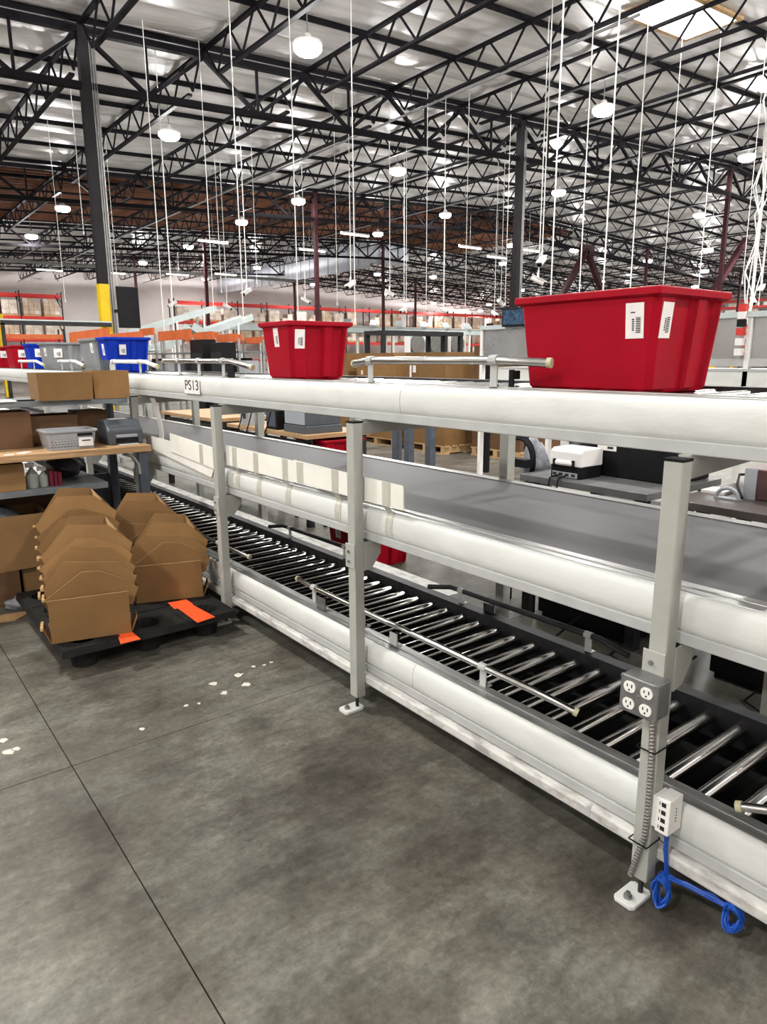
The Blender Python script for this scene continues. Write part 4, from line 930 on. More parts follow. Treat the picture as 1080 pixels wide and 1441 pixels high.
# boxes on the floor in front of the table
carton(.44, 1.02, 5.02, 5.42, .2345, .60, 'open cardboard box full of plastic wrap beside pallet', 'card_mid', op=True, flaps=False)
t = lump('plastic_wrap', (.73, 5.22, .2395), (.20, .135, .21), 'crumpled clear plastic wrap filling open cardboard box', 'plastic wrap', 'clear', 9)
t = thing('leaning_cardboard', 'large dark cardboard panel leaning behind open box', 'cardboard', (.9, 5.47, 0))
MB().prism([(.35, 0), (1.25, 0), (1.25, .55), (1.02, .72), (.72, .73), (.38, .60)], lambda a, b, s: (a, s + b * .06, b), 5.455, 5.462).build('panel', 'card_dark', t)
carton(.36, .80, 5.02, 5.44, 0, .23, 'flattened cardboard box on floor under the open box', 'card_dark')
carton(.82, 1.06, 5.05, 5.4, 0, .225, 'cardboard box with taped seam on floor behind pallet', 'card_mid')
carton(.08, .345, 4.95, 5.3, 0, .42, 'dark cardboard box standing left of open box', 'card_dark', op=True, flaps=False)
# litter on the floor
p = onZ(10, 856, 0); p.y -= .19; tag(MB().prism([(-.2, -.05), (.0, -.09), (.13, .02), (-.02, .06), (-.22, .05)], lambda a, b, s: (p.x + a, p.y + b, s), 0, .006).build('cardboard_sheet', 'card_edge'), 'flat cardboard piece on floor left of pallet', 'cardboard')
p = onZ(12, 815, 0); tag(MB().prism([(-.1, -.05), (.06, -.06), (.09, .04), (-.08, .06)], lambda a, b, s: (p.x + a, p.y + b, s), 0, .012).build('red_packet', 'redbeam'), 'small red packet on floor by cardboard boxes', 'packet')
lump('plastic_wrap', (onZ(22, 836, 0).x, 4.925, 0), (.12, .06, .05), 'pale crumpled plastic on floor beside the pallet corner', 'plastic wrap', 'clear', 10)

# ------------------------------------------------------------------ benches behind the conveyors
def bench(x0, x1, y0, y1, z, label, m, th=.04, legm='darksteel', rail=True):
    t = thing('work_bench', label, 'bench', ((x0 + x1) / 2, (y0 + y1) / 2, 0))
    MB().box(x0, x1, y0, y1, z - th, z).build('bench_top', m, t, bevel=.003)
    if rail: MB().box(x0 + .03, x0 + .07, y0 + .03, y1 - .03, z - .14, z - th - .03).build('front_rail', legm, t)
    for x in (x0 + .03, x1 - .09):
        for y_ in (y0 + .03, y1 - .09): MB().box(x, x + .06, y_, y_ + .06, 0, z - th).build('leg', legm, t)
    return t
bench(3.27, 4.05, 1.98, 2.85, .90, 'grey topped work bench carrying the white printer', 'greytop')
bench(3.25, 4.05, .2, 1.86, .90, 'dark brown work bench beyond front post', 'darkwood')
p = onZ(431, 613, .9); bench(p.x, p.x + .75, p.y, p.y + 1.70, .90, 'wooden work bench behind belt carrying black printer', 'wood')
WX, WY = p.x, p.y
bench(3.3, 4.0, 7.36, 9.0, .95, 'far wooden work bench behind belt near PS13 sign', 'wood')
# white printer
x0, y0 = 3.36, 2.47
t = thing('label_printer', 'white topped label printer with black base on grey bench', 'printer', (x0 + .1, y0 + .1, .90))
MB().box(x0, x0 + .20, y0, y0 + .215, .90, .975).build('base', 'black', t, bevel=.004)
MB().box(x0 - .003, x0, y0 + .02, y0 + .20, .905, .935).build('port_panel', 'printer_lt', t)
for k in range(4): MB().box(x0 - .006, x0 - .002, y0 + .035 + .045 * k, y0 + .06 + .045 * k, .913, .928).build('port', 'ink', t)
MB().prism([(-.004, .972), (.205, .972), (.205, 1.06), (.185, 1.075), (.02, 1.075), (-.004, 1.055)], lambda a, b, s: (x0 + a, s, b), y0 - .005, y0 + .22).build('lid', 'camwhite', t, bevel=.006)
MB().tube([(x0 - .006, y0 + .05, .99), (x0 - .006, y0 + .17, .99)], .016, 10).build('roller', 'paper', t, True)
for yk in (.04, .175): MB().box(x0 - .018, x0 + .0, y0 + yk, y0 + yk + .014, .965, 1.01).build('arm', 'black', t)
mb = MB(); mb.tube([(x0 - .004, y0 + .1, .915), (x0 - .05, y0 + .1, .908), (x0 - .100, y0 + .08, .907), (x0 - .113, y0 + .075, .87), (x0 - .113, y0 + .07, .6)], .005, 6).tube([(x0 - .004, y0 + .15, .915), (x0 - .06, y0 + .16, .908), (x0 - .100, y0 + .14, .907), (x0 - .113, y0 + .135, .87), (x0 - .113, y0 + .13, .6)], .005, 6)
mb.build('power_lead', 'black', t, True)
# black plastic bin with label
t = thing('storage_bin', 'black storage bin with white label on grey bench', 'bin', (3.75, 2.3, .90))
MB().box(3.60, 4.0, 2.03, 2.60, .90, 1.14).build('body', 'black', t, bevel=.01)
MB().box(3.592, 4.01, 2.02, 2.61, 1.12, 1.15).build('rim', 'black', t, bevel=.004)
l_ = MB().box(3.597, 3.6, 2.40, 2.53, 1.055, 1.09).build('label_card', 'paper', t); MB().box(3.596, 3.5972, 2.42, 2.46, 1.066, 1.08).build('printed_bars', 'ink', l_)
# cable coil + bag near the far post
p = onX(729, 652, 3.35)
mb = MB()
for k in range(4):
    mb.tube([(p.x + .01 * k + .05 * math.cos(2 * math.pi * s / 28), p.y - .07 * math.cos(2 * math.pi * s / 28) * 1.0, p.z + .155 * math.sin(2 * math.pi * s / 28) + .004 * k) for s in range(29)], .009, 6)
t = thing('cable_hank', 'black cable hank hung by grey bag behind belt', 'cable', (p.x, p.y, p.z - .17)); mb.build('cable_loops', 'black', t, True)
MB().box(p.x - .02, p.x + .05, p.y - .08, p.y + .08, p.z - .02, p.z + .03).build('strap', 'black', t)
lump('bag', (p.x + .20, p.y + .02, .56), (.10, .10, .30), 'grey plastic bag hanging behind black cable hank', 'bag', 'clear', 21)
t = thing('bag_stand', 'small black stand under the grey plastic bag', 'stand', (p.x + .16, p.y + .02, 0))
MB().box(p.x + .06, p.x + .26, p.y - .08, p.y + .12, .53, .56).build('stand_top', 'black', t)
for dx in (.07, .23):
    for dy in (-.07, .09): MB().box(p.x + dx, p.x + dx + .02, p.y + dy, p.y + dy + .02, 0, .53).build('leg', 'black', t)
lump('bag', (3.75, 2.735, .90), (.12, .09, .13), 'black crumpled bag on grey bench beside white printer', 'bag', 'bag', 22)
# right bench: wrapped box, tape dispenser
t = thing('wrapped_box', 'dark red brown wrapped box on dark bench', 'box', (3.7, 1.40, .90))
MB().box(3.55, 3.95, 1.02, 1.62, .90, 1.055).build('box_body', 'maroonbox', t, bevel=.006); MB().box(3.545, 3.55, 1.56, 1.62, .90, 1.055).build('end_tape', 'printer_lt', t)
t = thing('tape_dispenser', 'pale arched tape dispenser on dark bench', 'tape dispenser', (3.47, 1.66, .90))
MB().tube([(3.47, 1.66 + .055 * math.cos(math.pi * k / 12), .905 + .05 * math.sin(math.pi * k / 12)) for k in range(13)], .010, 8).build('arch', 'printer_lt', t, True); MB().box(3.45, 3.49, 1.60, 1.72, .90, .908).build('base', 'printer_lt', t)
tag(MB().box(3.55, 3.68, 1.72, 1.84, .90, .915).build('paper_stack', 'paper'), 'small white paper stack on dark bench', 'paper')
tag(MB().tube([(3.50, 1.60, .91), (3.56, 1.66, .96), (3.66, 1.70, 1.0), (3.8, 1.68, .99), (3.9, 1.7, .93)], .007, 6).build('power_cable', 'black', None, True), 'black cable looping over dark bench', 'cable')
# black printer on wooden bench
x0, y0 = WX + .05, WY + .08
t = thing('document_printer', 'black printer with grey front panel on wooden bench', 'printer', (x0 + .2, y0 + .2, .90))
MB().box(x0, x0 + .42, y0, y0 + .42, .90, .975).build('base', 'printer', t, bevel=.006)
MB().box(x0 + .01, x0 + .41, y0 + .02, y0 + .41, .975, 1.17).build('body', 'printer', t, bevel=.008)
MB().box(x0 + .003, x0 + .012, y0 + .03, y0 + .40, .985, 1.16).build('front_panel', 'printer_lt', t)
t = thing('computer_case', 'black computer case on wooden bench beside printer', 'computer', (x0 + .1, y0 + .8, .90)); MB().box(x0, x0 + .2, y0 + .55, y0 + .78, .90, 1.2).build('case', 'black', t, bevel=.005); MB().box(x0 - .004, x0, y0 + .58, y0 + .75, .93, 1.17).build('front_panel', 'bluegrey', t)
t = thing('power_adapter', 'pale grey instrument box on wooden bench with cables', 'instrument', (x0 + .1, y0 + 1.25, .90)); MB().box(x0, x0 + .2, y0 + 1.18, y0 + 1.38, .90, 1.10).build('case', 'printer_lt', t, bevel=.004); MB().box(x0 - .003, x0, y0 + 1.24, y0 + 1.30, .97, 1.05).build('socket', 'ink', t)
mb = MB()
for k in range(4): mb.tube([(x0 - .02 - .02 * k, y0 + .5 + .2 * k, 1.33), (x0 - .04, y0 + .58 + .2 * k, 1.12), (x0 - .05, y0 + .66 + .2 * k, .95), (x0 - .08, y0 + .72 + .2 * k, .8)], .007, 6)
tag(mb.build('hanging_cables', 'black', None, True), 'black cables drooping from upper conveyor to wooden bench', 'cable')
# red totes low behind the belt
tote(3.05, 4.15, .0, .40, .50, .36, 'red', 'red tote on floor seen under the belt', [('x', .3, .22, .06, .12), ('x', .75, .25, .07, .12)], group='red totes behind the belt')
tote(WX + .2, WY - .02, .56, .40, .5, .28, 'red', 'red tote stored under wooden bench behind second post', [], group='red totes behind the belt')
t = thing('tote_rack', 'low dark rack holding red tote under wooden bench', 'rack', (WX + .4, WY + .3, 0)); MB().box(WX + .15, WX + .645, WY - .05, WY + .55, .53, .56).build('shelf', 'darksteel', t)
for dx in (.16, .61):
    for dy in (-.04, .50): MB().box(WX + dx, WX + dx + .03, WY + dy, WY + dy + .03, 0, .53).build('leg', 'darksteel', t)
# black cabinet under the benches, floor clutter
for yk, lb in ((1.72, 'black cabinet standing under grey bench'), (.6, 'black cabinet standing under dark brown bench')):
    t = thing('cabinet', lb, 'cabinet', (3.6, yk + .4, 0)); MB().box(3.34, 3.96, yk + .36, yk + 1.0, .03, .72).build('body', 'black', t, bevel=.005)
    MB().box(3.33, 3.34, yk + .38, yk + .98, .05, .70).build('door', 'black', t, bevel=.002); MB().box(3.318, 3.33, yk + .90, yk + .92, .3, .45).build('handle', 'printer_lt', t); MB().box(3.36, 3.94, yk + .38, yk + .98, 0, .03).build('plinth', 'black', t)
t = thing('socket_plate', 'small pale socket plate on black cabinet door', 'socket', (3.328, 2.3, .4)); MB().box(3.3265, 3.3305, 2.27, 2.33, .42, .50).build('plate', 'outlet', t)
mb = MB()
for k in range(5):
    r2 = random.Random(40 + k); y_ = .7 + .35 * k; mb.tube([(2.89 + .05 * r2.random(), y_, .01), (2.95 + .05 * r2.random(), y_ + .1, .012), (3.03, y_ + .25 * r2.random(), .03), (3.1 + .1 * r2.random(), y_ + .3, .012), (3.2, y_ + .2, .15)], .006, 6)
tag(mb.build('floor_cables', 'black', None, True), 'black cables tangled on floor behind lower conveyor', 'cable', kind='stuff')

# ------------------------------------------------------------------ second line with grey guards further back
GXp = 4.4
t = thing('guard_line', 'grey metal guard panels on pale conveyor behind large red tote', 'guard', (GXp, 2.8, 0))
ya_, yb_ = .6, 4.32
zt_, zl_ = onX(1040, 442, GXp).z, onX(1040, 505, GXp).z
MB().box(GXp - .02, GXp + .05, ya_, yb_, zt_ - .022, zt_ + .012).build('top_rail', 'palewhite', t)
yk = yb_
while yk > ya_ + .3:
    MB().box(GXp + .005, GXp + .012, max(ya_, yk - .72), yk - .03, zl_, zt_ - .02).build('panel', 'panelgrey', t)
    MB().box(GXp - .012, GXp + .03, yk - .03, yk, .0, zt_).build('post', 'camwhite', t); yk -= .745
MB().box(GXp - .01, GXp + .04, ya_, yb_, zl_ - .045, zl_).build('bottom_rail', 'strip', t)
MB().box(GXp - .012, GXp + .3, ya_, yb_ - .2, 1.33, zl_ - .06).build('conveyor_side', 'white', t)
mb = MB()
MB().box(GXp - .016, GXp - .012, ya_, yb_ - .2, 1.405, 1.418).build('side_rib', 'strip', t); MB().box(GXp - .016, GXp - .012, ya_, yb_ - .2, zl_ - .075, zl_ - .06).build('side_rib', 'strip', t)
y_ = onX(1046, 470, GXp).y
t = thing('signal_stack', 'stack of red and white switches on guard post', 'switch box', (GXp - .03, y_, zl_))
for k, (z, m) in enumerate(((.02, 'camwhite'), (.08, 'camwhite'), (.14, 'redbeam'), (.19, 'black'), (.235, 'camwhite'), (.28, 'redbeam'))): MB().box(GXp - .045, GXp - .012, y_ - .022, y_ + .022, zl_ + z, zl_ + z + .042).build('switch', m, t)
# monitor on the guard end
p = onX(718, 449, GXp - .05)
t = thing('monitor', 'black monitor with dark blue screen above grey guard', 'monitor', (GXp, p.y, zt_))
a = onX(708, 438, GXp - .05); b = onX(730, 459, GXp - .05)
MB().box(GXp - .06, GXp - .02, b.y - .25, a.y, b.z, a.z + .02).build('housing', 'black', t, bevel=.004); MB().box(GXp - .062, GXp - .06, b.y - .235, a.y - .015, b.z + .015, a.z + .005).build('screen', 'screen', t)
MB().box(GXp - .04, GXp + .02, p.y - .05, p.y + .0, zt_ + .0, b.z + .05).build('stand', 'black', t)
# black rack upright with arms
p = onX(689, 478, 7.2)
t = thing('rack_upright', 'black perforated rack upright with cross arms beside brown carton', 'rack', (7.2, p.y, 0))
MB().box(7.17, 7.23, p.y - .04, p.y + .04, 0, onX(689, 455, 7.2).z).build('upright', 'black', t); z_ = onX(689, 472, 7.2).z
for dz in (0, .10): MB().box(7.19, 7.21, p.y - .75, p.y + .04, z_ + dz - .012, z_ + dz + .012).build('arm', 'black', t)
MB().box(7.17, 7.23, p.y - .78, p.y - .72, 0, z_ + .12).build('upright', 'black', t)
# ------------------------------------------------------------------ bulk boxes on pallets
def bulk(x0, y0, lx, ly, zt_, label, m='card', pal=True):
    z0 = .145 if pal else 0
    if pal:
        t = thing('wooden_pallet', 'wooden pallet under ' + label, 'pallet', (x0 + lx / 2, y0 + ly / 2, 0))
        for k in range(6): MB().box(x0 + k * lx / 6, x0 + (k + .7) * lx / 6, y0 - .03, y0 + ly + .03, .12, .145).build('top_board', 'pine', t)
        for k in range(3): MB().box(x0, x0 + lx, y0 + k * (ly - .09) / 2, y0 + k * (ly - .09) / 2 + .09, .02, .12).build('stringer', 'pine', t)
        for k in range(3): MB().box(x0 + k * (lx - .1) / 2, x0 + k * (lx - .1) / 2 + .1, y0 - .03, y0 + ly + .03, 0, .02).build('bottom_board', 'pine', t)
    t = thing('bulk_box', label, 'cardboard box', (x0 + lx / 2, y0 + ly / 2, z0), 'bulk boxes')
    th = .012; A = lambda d, z: [(x0 + d, y0 + d, z), (x0 + lx - d, y0 + d, z), (x0 + lx - d, y0 + ly - d, z), (x0 + d, y0 + ly - d, z)]
    MB().loft([A(0, z0), A(0, zt_), A(th, zt_), A(th, z0 + .02)], True, True, True).build('sleeve', m, t)
    return t
g1 = bulk(8.0, 10.02, 1.05, 1.15, 1.70, 'tall open bulk carton with white stickers')
for (yy, zz, a_, b_) in ((10.85, 1.48, .09, .07), (10.7, 1.36, .06, .12), (11.0, 1.3, .05, .08)): MB().box(7.996, 8.0, yy - a_ / 2, yy + a_ / 2, zz, zz + b_).build('sticker', 'paper', g1)
g2 = bulk(8.0, 8.66, 1.0, 1.02, 1.70, 'tall open bulk carton with torn white label strip')
for (yy, zz, a_, b_) in ((9.55, 1.28, .05, .2), (9.45, 1.36, .08, .12)): MB().box(7.996, 8.0, yy - a_ / 2, yy + a_ / 2, zz, zz + b_).build('sticker', 'paper', g2)
bulk(8.35, 7.30, 1.0, 1.05, 1.80, 'dark brown bulk carton behind rack upright', 'card_dark')
bulk(8.0, 11.5, 1.05, 1.1, 1.70, 'tall bulk carton partly behind the red tote')
# black gantry frame
t = thing('gantry_frame', 'black steel gantry table behind bulk cartons', 'frame', (12.2, 14.4, 0))
gz = onY(590, 466, 14).z; g0, g1 = onY(538, 466, 14).x, onY(651, 466, 14).x
MB().box(g0, g1, 13.95, 14.75, gz - .10, gz).build('top_slab', 'darksteel', t)
for x in (g0, g0 + (g1 - g0) * .76, g1 - .1):
    for y_ in (13.97, 14.65): MB().box(x, x + .1, y_, y_ + .1, 0, gz - .1).build('leg', 'darksteel', t)
# blue-dark leg under the upper conveyor (rack post)
p = onZ(605, 680, .2)
t = thing('rack_upright', 'dark blue grey rack uprights standing behind the belt', 'rack', (5.4, 5.2, 0))
for px in (558, 575, 605):
    q = onX(px, 625, 5.2); MB().box(5.17, 5.25, q.y - .045, q.y + .045, 0, 1.34).build('upright', 'bluegrey', t)
q0, q1 = onX(558, 625, 5.2).y, onX(605, 625, 5.2).y
MB().box(5.18, 5.24, q1, q0, 1.25, 1.31).build('beam', 'darksteel', t)

# ------------------------------------------------------------------ black board and pipe rail at the yellow column
p0 = onY(162, 403, 14.85); p1 = onY(197, 462, 14.85)
t = thing('display_board', 'large black board hanging beside yellow column', 'board', ((p0.x + p1.x) / 2, 14.8, p1.z))
MB().box(p0.x, p1.x, 14.78, 14.84, p1.z, p0.z).build('board', 'blackmatte', t, bevel=.01); MB().box(p0.x + .01, p1.x - .01, 14.775, 14.78, p1.z + .01, p0.z - .01).build('face', 'black', t)
MB().box(p0.x - .04, p0.x + .1, 14.84, 14.95, p1.z + .3, p1.z + .36).build('bracket', 'darksteel', t)
pr = onY(157, 458, 14.75); pl = onY(1, 457, 14.75)
t = thing('pipe_rail', 'dark green horizontal pipe rail running to yellow column', 'pipe rail', (pl.x, 14.75, 0))
MB().box(pl.x, pr.x, 14.72, 14.79, pr.z - .03, pr.z + .05).build('rail', 'darksteel', t); MB().box(pl.x, pr.x, 14.72, 14.80, pr.z + .05, pr.z + .075).build('rail_lip', 'palewhite', t)
MB().box(pl.x, pl.x + .06, 14.72, 14.78, 0, pr.z).build('end_post', 'darksteel', t); MB().box(pr.x - .1, pr.x, 14.74, 14.87, pr.z - .02, pr.z + .03).build('end_clamp', 'darksteel', t)

# ------------------------------------------------------------------ orange-headed stations, pale inclines
def station(pl, pr, yt, yb, X, label, k):
    a = onX(pl, yt, X); b = onX(pr, yb, X); y0, y1 = min(a.y, b.y), max(a.y, b.y); z0, z1 = min(a.z, b.z), max(a.z, b.z)
    t = thing('picking_station', label, 'work station', (X + .3, (y0 + y1) / 2, 0), 'orange headed stations')
    MB().box(X, X + .03, y0, y1, z0, z1).build('header_board', 'orange_beam', t)
    MB().box(X + .5, X + .53, y0, y1, z0 - .02, z1 - .04).build('header_board', 'orange_beam', t)
    for y_ in (y0 + .02, y1 - .06):
        for x in (X + .03, X + .46): MB().box(x, x + .04, y_, y_ + .04, 0, z0 + .03).build('post', 'conduit', t)
    for z in (.9, 1.35, 1.7): MB().box(X + .03, X + .5, y0, y1, z, z + .025).build('shelf', 'shelfgrey', t)
    for j in range(3): MB().box(X + .08, X + .4, y0 + .06 + j * (y1 - y0 - .1) / 3, y0 + .02 + (j + .8) * (y1 - y0 - .1) / 3, 1.375, 1.58 + .04 * (j % 2)).build('machine_part', ('printer', 'printer_lt', 'black')[(j + k) % 3], t)
for k, (a_, b_, yt, yb, X, lb) in enumerate(((97, 153, 468, 479, 3.4, 'station with wide orange header left of yellow column'), (196, 216, 463, 471, 5.0, 'station with orange header just right of blue tote rim'), (222, 268, 467, 477, 5.0, 'station with orange header and grey posts behind guide rail'), (275, 300, 468, 478, 5.0, 'station with bright orange header panel by slim column'), (304, 333, 471, 480, 5.0, 'station with low orange header beside the red tote'))): station(a_, b_, yt, yb, X, lb, k)
# black tall unit
p = onX(283, 500, 4.7); t = thing('control_cabinet', 'tall black control cabinet between orange stations', 'cabinet', (4.72, p.y, 0)); MB().box(4.62, 4.84, p.y - .28, p.y + .23, 0, onX(283, 478, 4.7).z).build('body', 'black', t, bevel=.005); MB().box(4.612, 4.62, p.y - .25, p.y + .22, .2, 1.7).build('door', 'blackmatte', t)
p = onX(312, 500, 4.7); t = thing('control_cabinet', 'slim black control cabinet under the far yellow column band', 'cabinet', (4.72, p.y, 0)); MB().box(4.62, 4.84, p.y - .22, p.y + .20, 0, onX(312, 482, 4.7).z).build('body', 'black', t, bevel=.005); MB().box(4.612, 4.62, p.y - .20, p.y + .19, .2, 1.7).build('door', 'blackmatte', t)
# pale inclined conveyors
def incline(a, b, wd, label, legs=3):
    a, b = Vector(a), Vector(b); t = thing('inclined_conveyor', label, 'conveyor', (a.x, a.y, 0), 'pale inclined conveyors')
    d = (b - a); s_ = Vector((d.y, -d.x, 0)).normalized() * wd / 2
    MB().bar(a, b, wd, .05).build('bed', 'palewhite', t)
    for sg in (-1, 1): MB().bar(a + s_ * sg + Vector((0, 0, .06)), b + s_ * sg + Vector((0, 0, .06)), .05, .26).build('side_rail', 'palewhite', t)
    for k in range(legs):
        p = a + d * ((k + .5) / legs)
        for sg in (-1, 1): q = p + s_ * sg; MB().box(q.x - .04, q.x + .04, q.y - .04, q.y + .04, 0, q.z).build('leg', 'camwhite', t)
    return t
def pt(x, y_, Y): return onY(x, y_, Y)
incline(pt(215, 494, 27), pt(348, 449, 27), 1.0, 'pale inclined conveyor rising behind the orange stations')
incline(pt(335, 505, 24), pt(265, 462, 24), .8, 'pale chute sloping down towards the red tote')
incline(pt(185, 470, 34), pt(300, 436, 34), .8, 'thin pale conveyor climbing far behind black board')
# elevated pale conveyor along x
YE = 38.5
a, b = pt(318, 463, YE), pt(690, 461, YE)
t = thing('elevated_conveyor', 'long pale elevated conveyor on white legs in the distance', 'conveyor', ((a.x + b.x) / 2, YE, 0))
MB().box(a.x, b.x, YE - .5, YE + .5, a.z - .05, a.z + .30).build('bed', 'palewhite', t)
MB().box(a.x, b.x, YE - .55, YE - .5, a.z + .30, a.z + .38).build('side_rail', 'strip', t)
x = a.x
while x < b.x:
    for y_ in (YE - .45, YE + .4): MB().box(x, x + .16, y_, y_ + .1, 0, a.z - .05).build('leg', 'camwhite', t)
    x += 2.4
x = a.x + 8
while x < b.x - 1:
    MB().bar((x, YE - .6, a.z + .38), (x + 1.6, YE + 1.4, a.z + .85), .5, .12).build('divert_chute', 'palewhite', t); x += 2.2
# round grey fans/drums row under the elevated conveyor
for k, px in enumerate((585, 612, 641)):
    q = pt(px, 484, 30); t = thing('drum_fan', 'round grey drum fan in white frame behind gantry', 'fan', (q.x, 30, 0), 'drum fans')
    MB().loft([circ((q.x, 29.8, q.z), .45, 20, 'y'), circ((q.x, 30.3, q.z), .45, 20, 'y')], True, True, True).build('drum', 'printer_lt', t, True)
    MB().loft([circ((q.x, 29.78, q.z), .5, 20, 'y'), circ((q.x, 29.86, q.z), .5, 20, 'y')], True, True, True).build('ring', 'conduit', t)
    for dx in (-.62, .55): MB().box(q.x + dx, q.x + dx + .1, 29.8, 30.2, 0, q.z + .7).build('post', 'camwhite', t)
    MB().box(q.x - .62, q.x + .65, 29.95, 30.05, q.z - .75, q.z - .45).build('crossbar', 'camwhite', t)
# ------------------------------------------------------------------ pallet racks along the far wall
RW = 2.8
def rack(x0, n, y0, levels, label, loads, dy=1.1, axis='x', m='redbeam', hp=6.45):
    t = thing('pallet_rack', label, 'pallet rack', (x0, y0, 0))
    for k in range(n + 1):
        x = x0 + k * RW
        for yy in (y0, y0 + dy - .08): MB().box(x - .04, x + .04, yy, yy + .08, 0, hp).build('upright', 'darksteel', t)
        mb = MB()
        for j in range(5): mb.bar((x, y0 + .04, .4 + j * 1.3), (x, y0 + dy - .04, 1.0 + j * 1.3), .04, .04)
        mb.build('cross_bracing', 'darksteel', t)
    for k in range(n):
        for z in levels:
            for yy in (y0 - .02, y0 + dy - .05): MB().box(x0 + k * RW + .04, x0 + (k + 1) * RW - .04, yy, yy + .06, z - .22, z).build('beam', m, t)
    return t
LV = (1.6, 3.15, 4.7, 6.25)
YR = 56.4
rack(13.9 - 7 * RW, 7, YR, LV, 'red beamed pallet rack along far wall left of yellow column', True)
rack(22.4, 14, YR, LV, 'long red beamed pallet rack along far wall behind totes', True)
def load_meshes(kind):
    rr = random.Random(kind); h = (.95, 1.1, .7, 1.05)[kind]; out = []
    mb = MB()
    for k in range(5): mb.box(-.55 + k * .23, -.55 + k * .23 + .17, -.5, .5, .11, .14)
    for y_ in (-.5, -.05, .4): mb.box(-.55, .55, y_, y_ + .1, 0, .11)
    out.append(('pallet', mb.mesh('pallet', 'pine')))
    nx, nz = (2, 3, 2, 3)[kind], (3, 4, 2, 3)[kind]
    for i in range(nx):
        for j in range(nz):
            w_ = 1.06 / nx; hh = h / nz; g_ = .008
            if j == nz - 1 and rr.random() < .25: continue
            out.append(('carton', MB().box(-.53 + i * w_ + g_, -.53 + (i + 1) * w_ - g_, -.48 + .02 * rr.random(), .46, .14 + j * hh + .004, .14 + (j + 1) * hh - .004).mesh('carton', ('wrap', 'wrap2', 'wrap', 'wrap2')[(kind + (rr.random() < .25)) % 4])))
    return out
LM = [load_meshes(k) for k in range(4)]
rr = random.Random(5)
LOOK = ('three high white carton ', 'tall tan carton ', 'low white carton ', 'tan and white carton ')
def place_loads(x0, n, y0, zs_, lab, grp, skip=.12):
    for z in zs_:
        for k in range(n):
            for dx in (.72, 2.08):
                if rr.random() < skip: continue
                kd = rr.randrange(4)
                t = thing('pallet_load', LOOK[kd] + lab, 'pallet load', (x0 + k * RW + dx, y0 + .52, z), grp)
                for nm, me in LM[kd]: link(nm, me, t)
place_loads(13.9 - 4 * RW, 4, YR, (3.15, 4.7), 'load on red rack left of yellow column', 'loads on the left rack')
place_loads(22.4, 14, YR, (3.15, 4.7), 'load on the long red rack behind totes', 'loads on the long rack', .2)
place_loads(22.4 + 9 * RW, 5, YR, (1.6,), 'load on the long red rack behind totes', 'loads on the long rack', .2)
# nearer low orange shelf row at left
t = rack(4.2 - 3 * RW, 5, 40.0, (1.4, 2.9), 'orange beamed low shelving in front of the left pallet rack', True, m='orange_beam', hp=3.2)
place_loads(4.2 - 1 * RW, 3, 40.0, (1.4,), 'load on the low orange shelving', 'loads on the orange shelving', .1)
# far red shelving at the right
X_ = 60.0
t = thing('pallet_rack', 'dense red shelving far away right of the large red tote', 'pallet rack', (X_, 28, 0))
for k in range(8): MB().box(X_, X_ + .1, 20 + k * 2.2, 20.1 + k * 2.2, 0, 6.2).build('upright', 'darksteel', t)
for j in range(9): MB().box(X_ - .05, X_ + .05, 20, 35.5, 1.83 + j * .52, 2.01 + j * .52).build('beam', 'redbeam', t); MB().box(X_ + .05, X_ + 1.0, 20, 35.5, 1.97 + j * .52, 2.01 + j * .52).build('shelf', 'shelfgrey', t)
rr2 = random.Random(9)
for j in range(8):
    for k in range(10):
        if rr2.random() < .3: continue
        o = MB().box(X_ + .0, X_ + .6, 20.3 + k * 1.5, 20.3 + k * 1.5 + .8 + .5 * rr2.random(), 2.01 + j * .52, 2.01 + j * .52 + .26).build('stored_box', rr2.choice(['wrap', 'wrap2', 'camwhite'])); tag(o, 'small pale box on the dense red shelving', 'box', 'boxes on the dense red shelving')

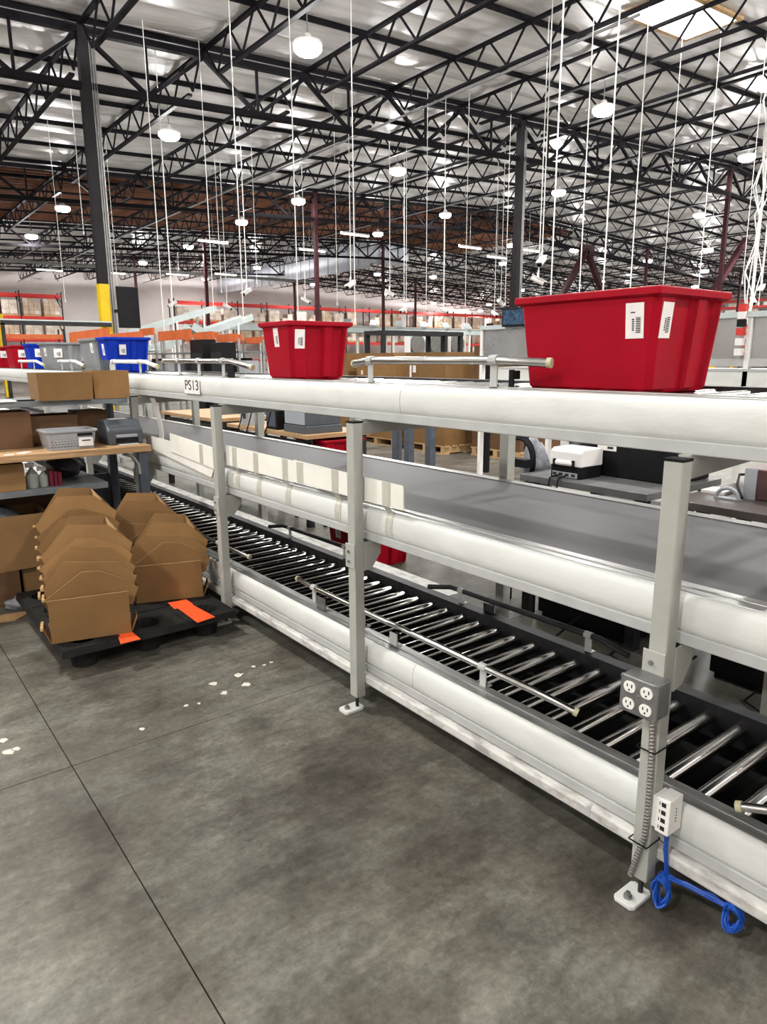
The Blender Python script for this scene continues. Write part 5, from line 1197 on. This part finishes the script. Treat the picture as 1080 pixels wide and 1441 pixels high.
# ------------------------------------------------------------------ hanging rods and surveillance cameras
def rod(px, py, z, r, label='thin white rod hanging from the roof', group='hanging rods', zt=None):
    q = onZ(px, py, z)
    r *= .62
    o = MB().tube([(0, 0, 0), (0, 0, hang_top(q.x, q.y) - z)], r, 6)
    t = thing('hanging_rod', label, 'hanging rod', q, group); o.build('rod_tube', 'rod', t, local=True); MB().lathe([(r * 2.2, 0), (r * 2.2, .06), (r, .07)], n=8).build('end_fitting', 'rod', t, local=True)
    return q
for px, py, z, r in [(246, 480, 2.0, .016), (232, 478, 2.0, .013), (343, 452, 2.3, .016), (420, 450, 2.3, .016), (500, 452, 2.3, .016), (301, 440, 2.6, .012), (572, 440, 2.8, .013), (600, 436, 2.8, .012), (624, 436, 2.9, .012), (711, 430, 3.0, .013),
                     (775, 425, 2.4, .016), (815, 425, 2.5, .014), (848, 428, 2.4, .017), (886, 425, 2.6, .018), (932, 425, 2.8, .012), (982, 425, 2.8, .013), (1058, 430, 2.6, .018), (1068, 430, 2.7, .012), (312, 412, 3.6, .012), (362, 400, 3.8, .010), (475, 430, 3.0, .010), (655, 430, 3.0, .012), (167, 420, 3.4, .010), (92, 425, 3.2, .010), (118, 330, 4.6, .012), (1045, 400, 3.2, .010)]:
    rod(px, py, z, r, 'thin white rod hanging right of the black board' if 225 < px < 250 else 'white rod hanging down above the smaller red tote' if 340 < px < 510 else 'white rod hanging down behind the large red tote' if 770 < px < 940 else 'white rod hanging beside loose white cable bundle' if px > 1040 else 'thin white rod hanging deep in the hall')
rr = random.Random(2)
def cctv(px, py, z, yaw, label='white bullet surveillance camera hanging on a rod', s=1.0):
    q = onZ(px, py, z); t = thing('surveillance_camera', label, 'camera', q, 'surveillance cameras')
    M = Matrix.Rotation(math.radians(yaw), 4, 'Z') @ Matrix.Rotation(math.radians(28), 4, 'Y') @ Matrix.Scale(s, 4)
    MB().tube([(-.16, 0, 0), (.14, 0, 0)], .055, 12).xf(M).build('body', 'camwhite', t, True, local=True)
    MB().box(-.17, .19, -.065, .065, .045, .065).xf(M).build('sun_shield', 'camwhite', t, local=True)
    MB().tube([(.14, 0, 0), (.17, 0, 0)], .05, 12).xf(M).build('lens', 'black', t, True, local=True)
    MB().tube([(0, 0, .05), (-.02, 0, .14), (0, 0, .2)], .022, 8).build('joint', 'camwhite', t, True, local=True)
    MB().tube([(0, 0, .15), (0, 0, hang_top(q.x, q.y) - z)], .011, 6).build('drop_rod', 'rod', t, local=True)
for px, py, z, yw in [(763, 368, 3.5, 200), (758, 395, 3.2, 300), (348, 411, 3.5, 190), (243, 428, 3.4, 150), (430, 423, 3.4, 320), (494, 401, 3.5, 190), (549, 413, 3.4, 310), (320, 432, 3.4, 320), (569, 436, 3.3, 170), (625, 437, 3.3, 300), (705, 427, 3.3, 10), (696, 442, 3.2, 260), (1072, 407, 3.3, 190), (1060, 424, 3.2, 220)]:
    cctv(px, py, z, yw)
# cable bundle at far right
q = onZ(1066, 330, 4.6); mb = MB()
for k in range(6):
    r2 = random.Random(70 + k); mb.tube([(q.x + r2.uniform(-.5, .5) * s_ / 8 * (1 - s_ / 9), q.y + r2.uniform(-.4, .4) * (s_ % 3) * .3, 2.4 + s_ * (zr(q.x) - 2.6) / 9) for s_ in range(10)], .015, 5)
tag(mb.build('cable_drop', 'rod', None, True), 'loose bundle of white cables dropping from roof at far right', 'cable')
print('joists', nj, 'lamps', len(LP), 'objects', len(bpy.data.objects))
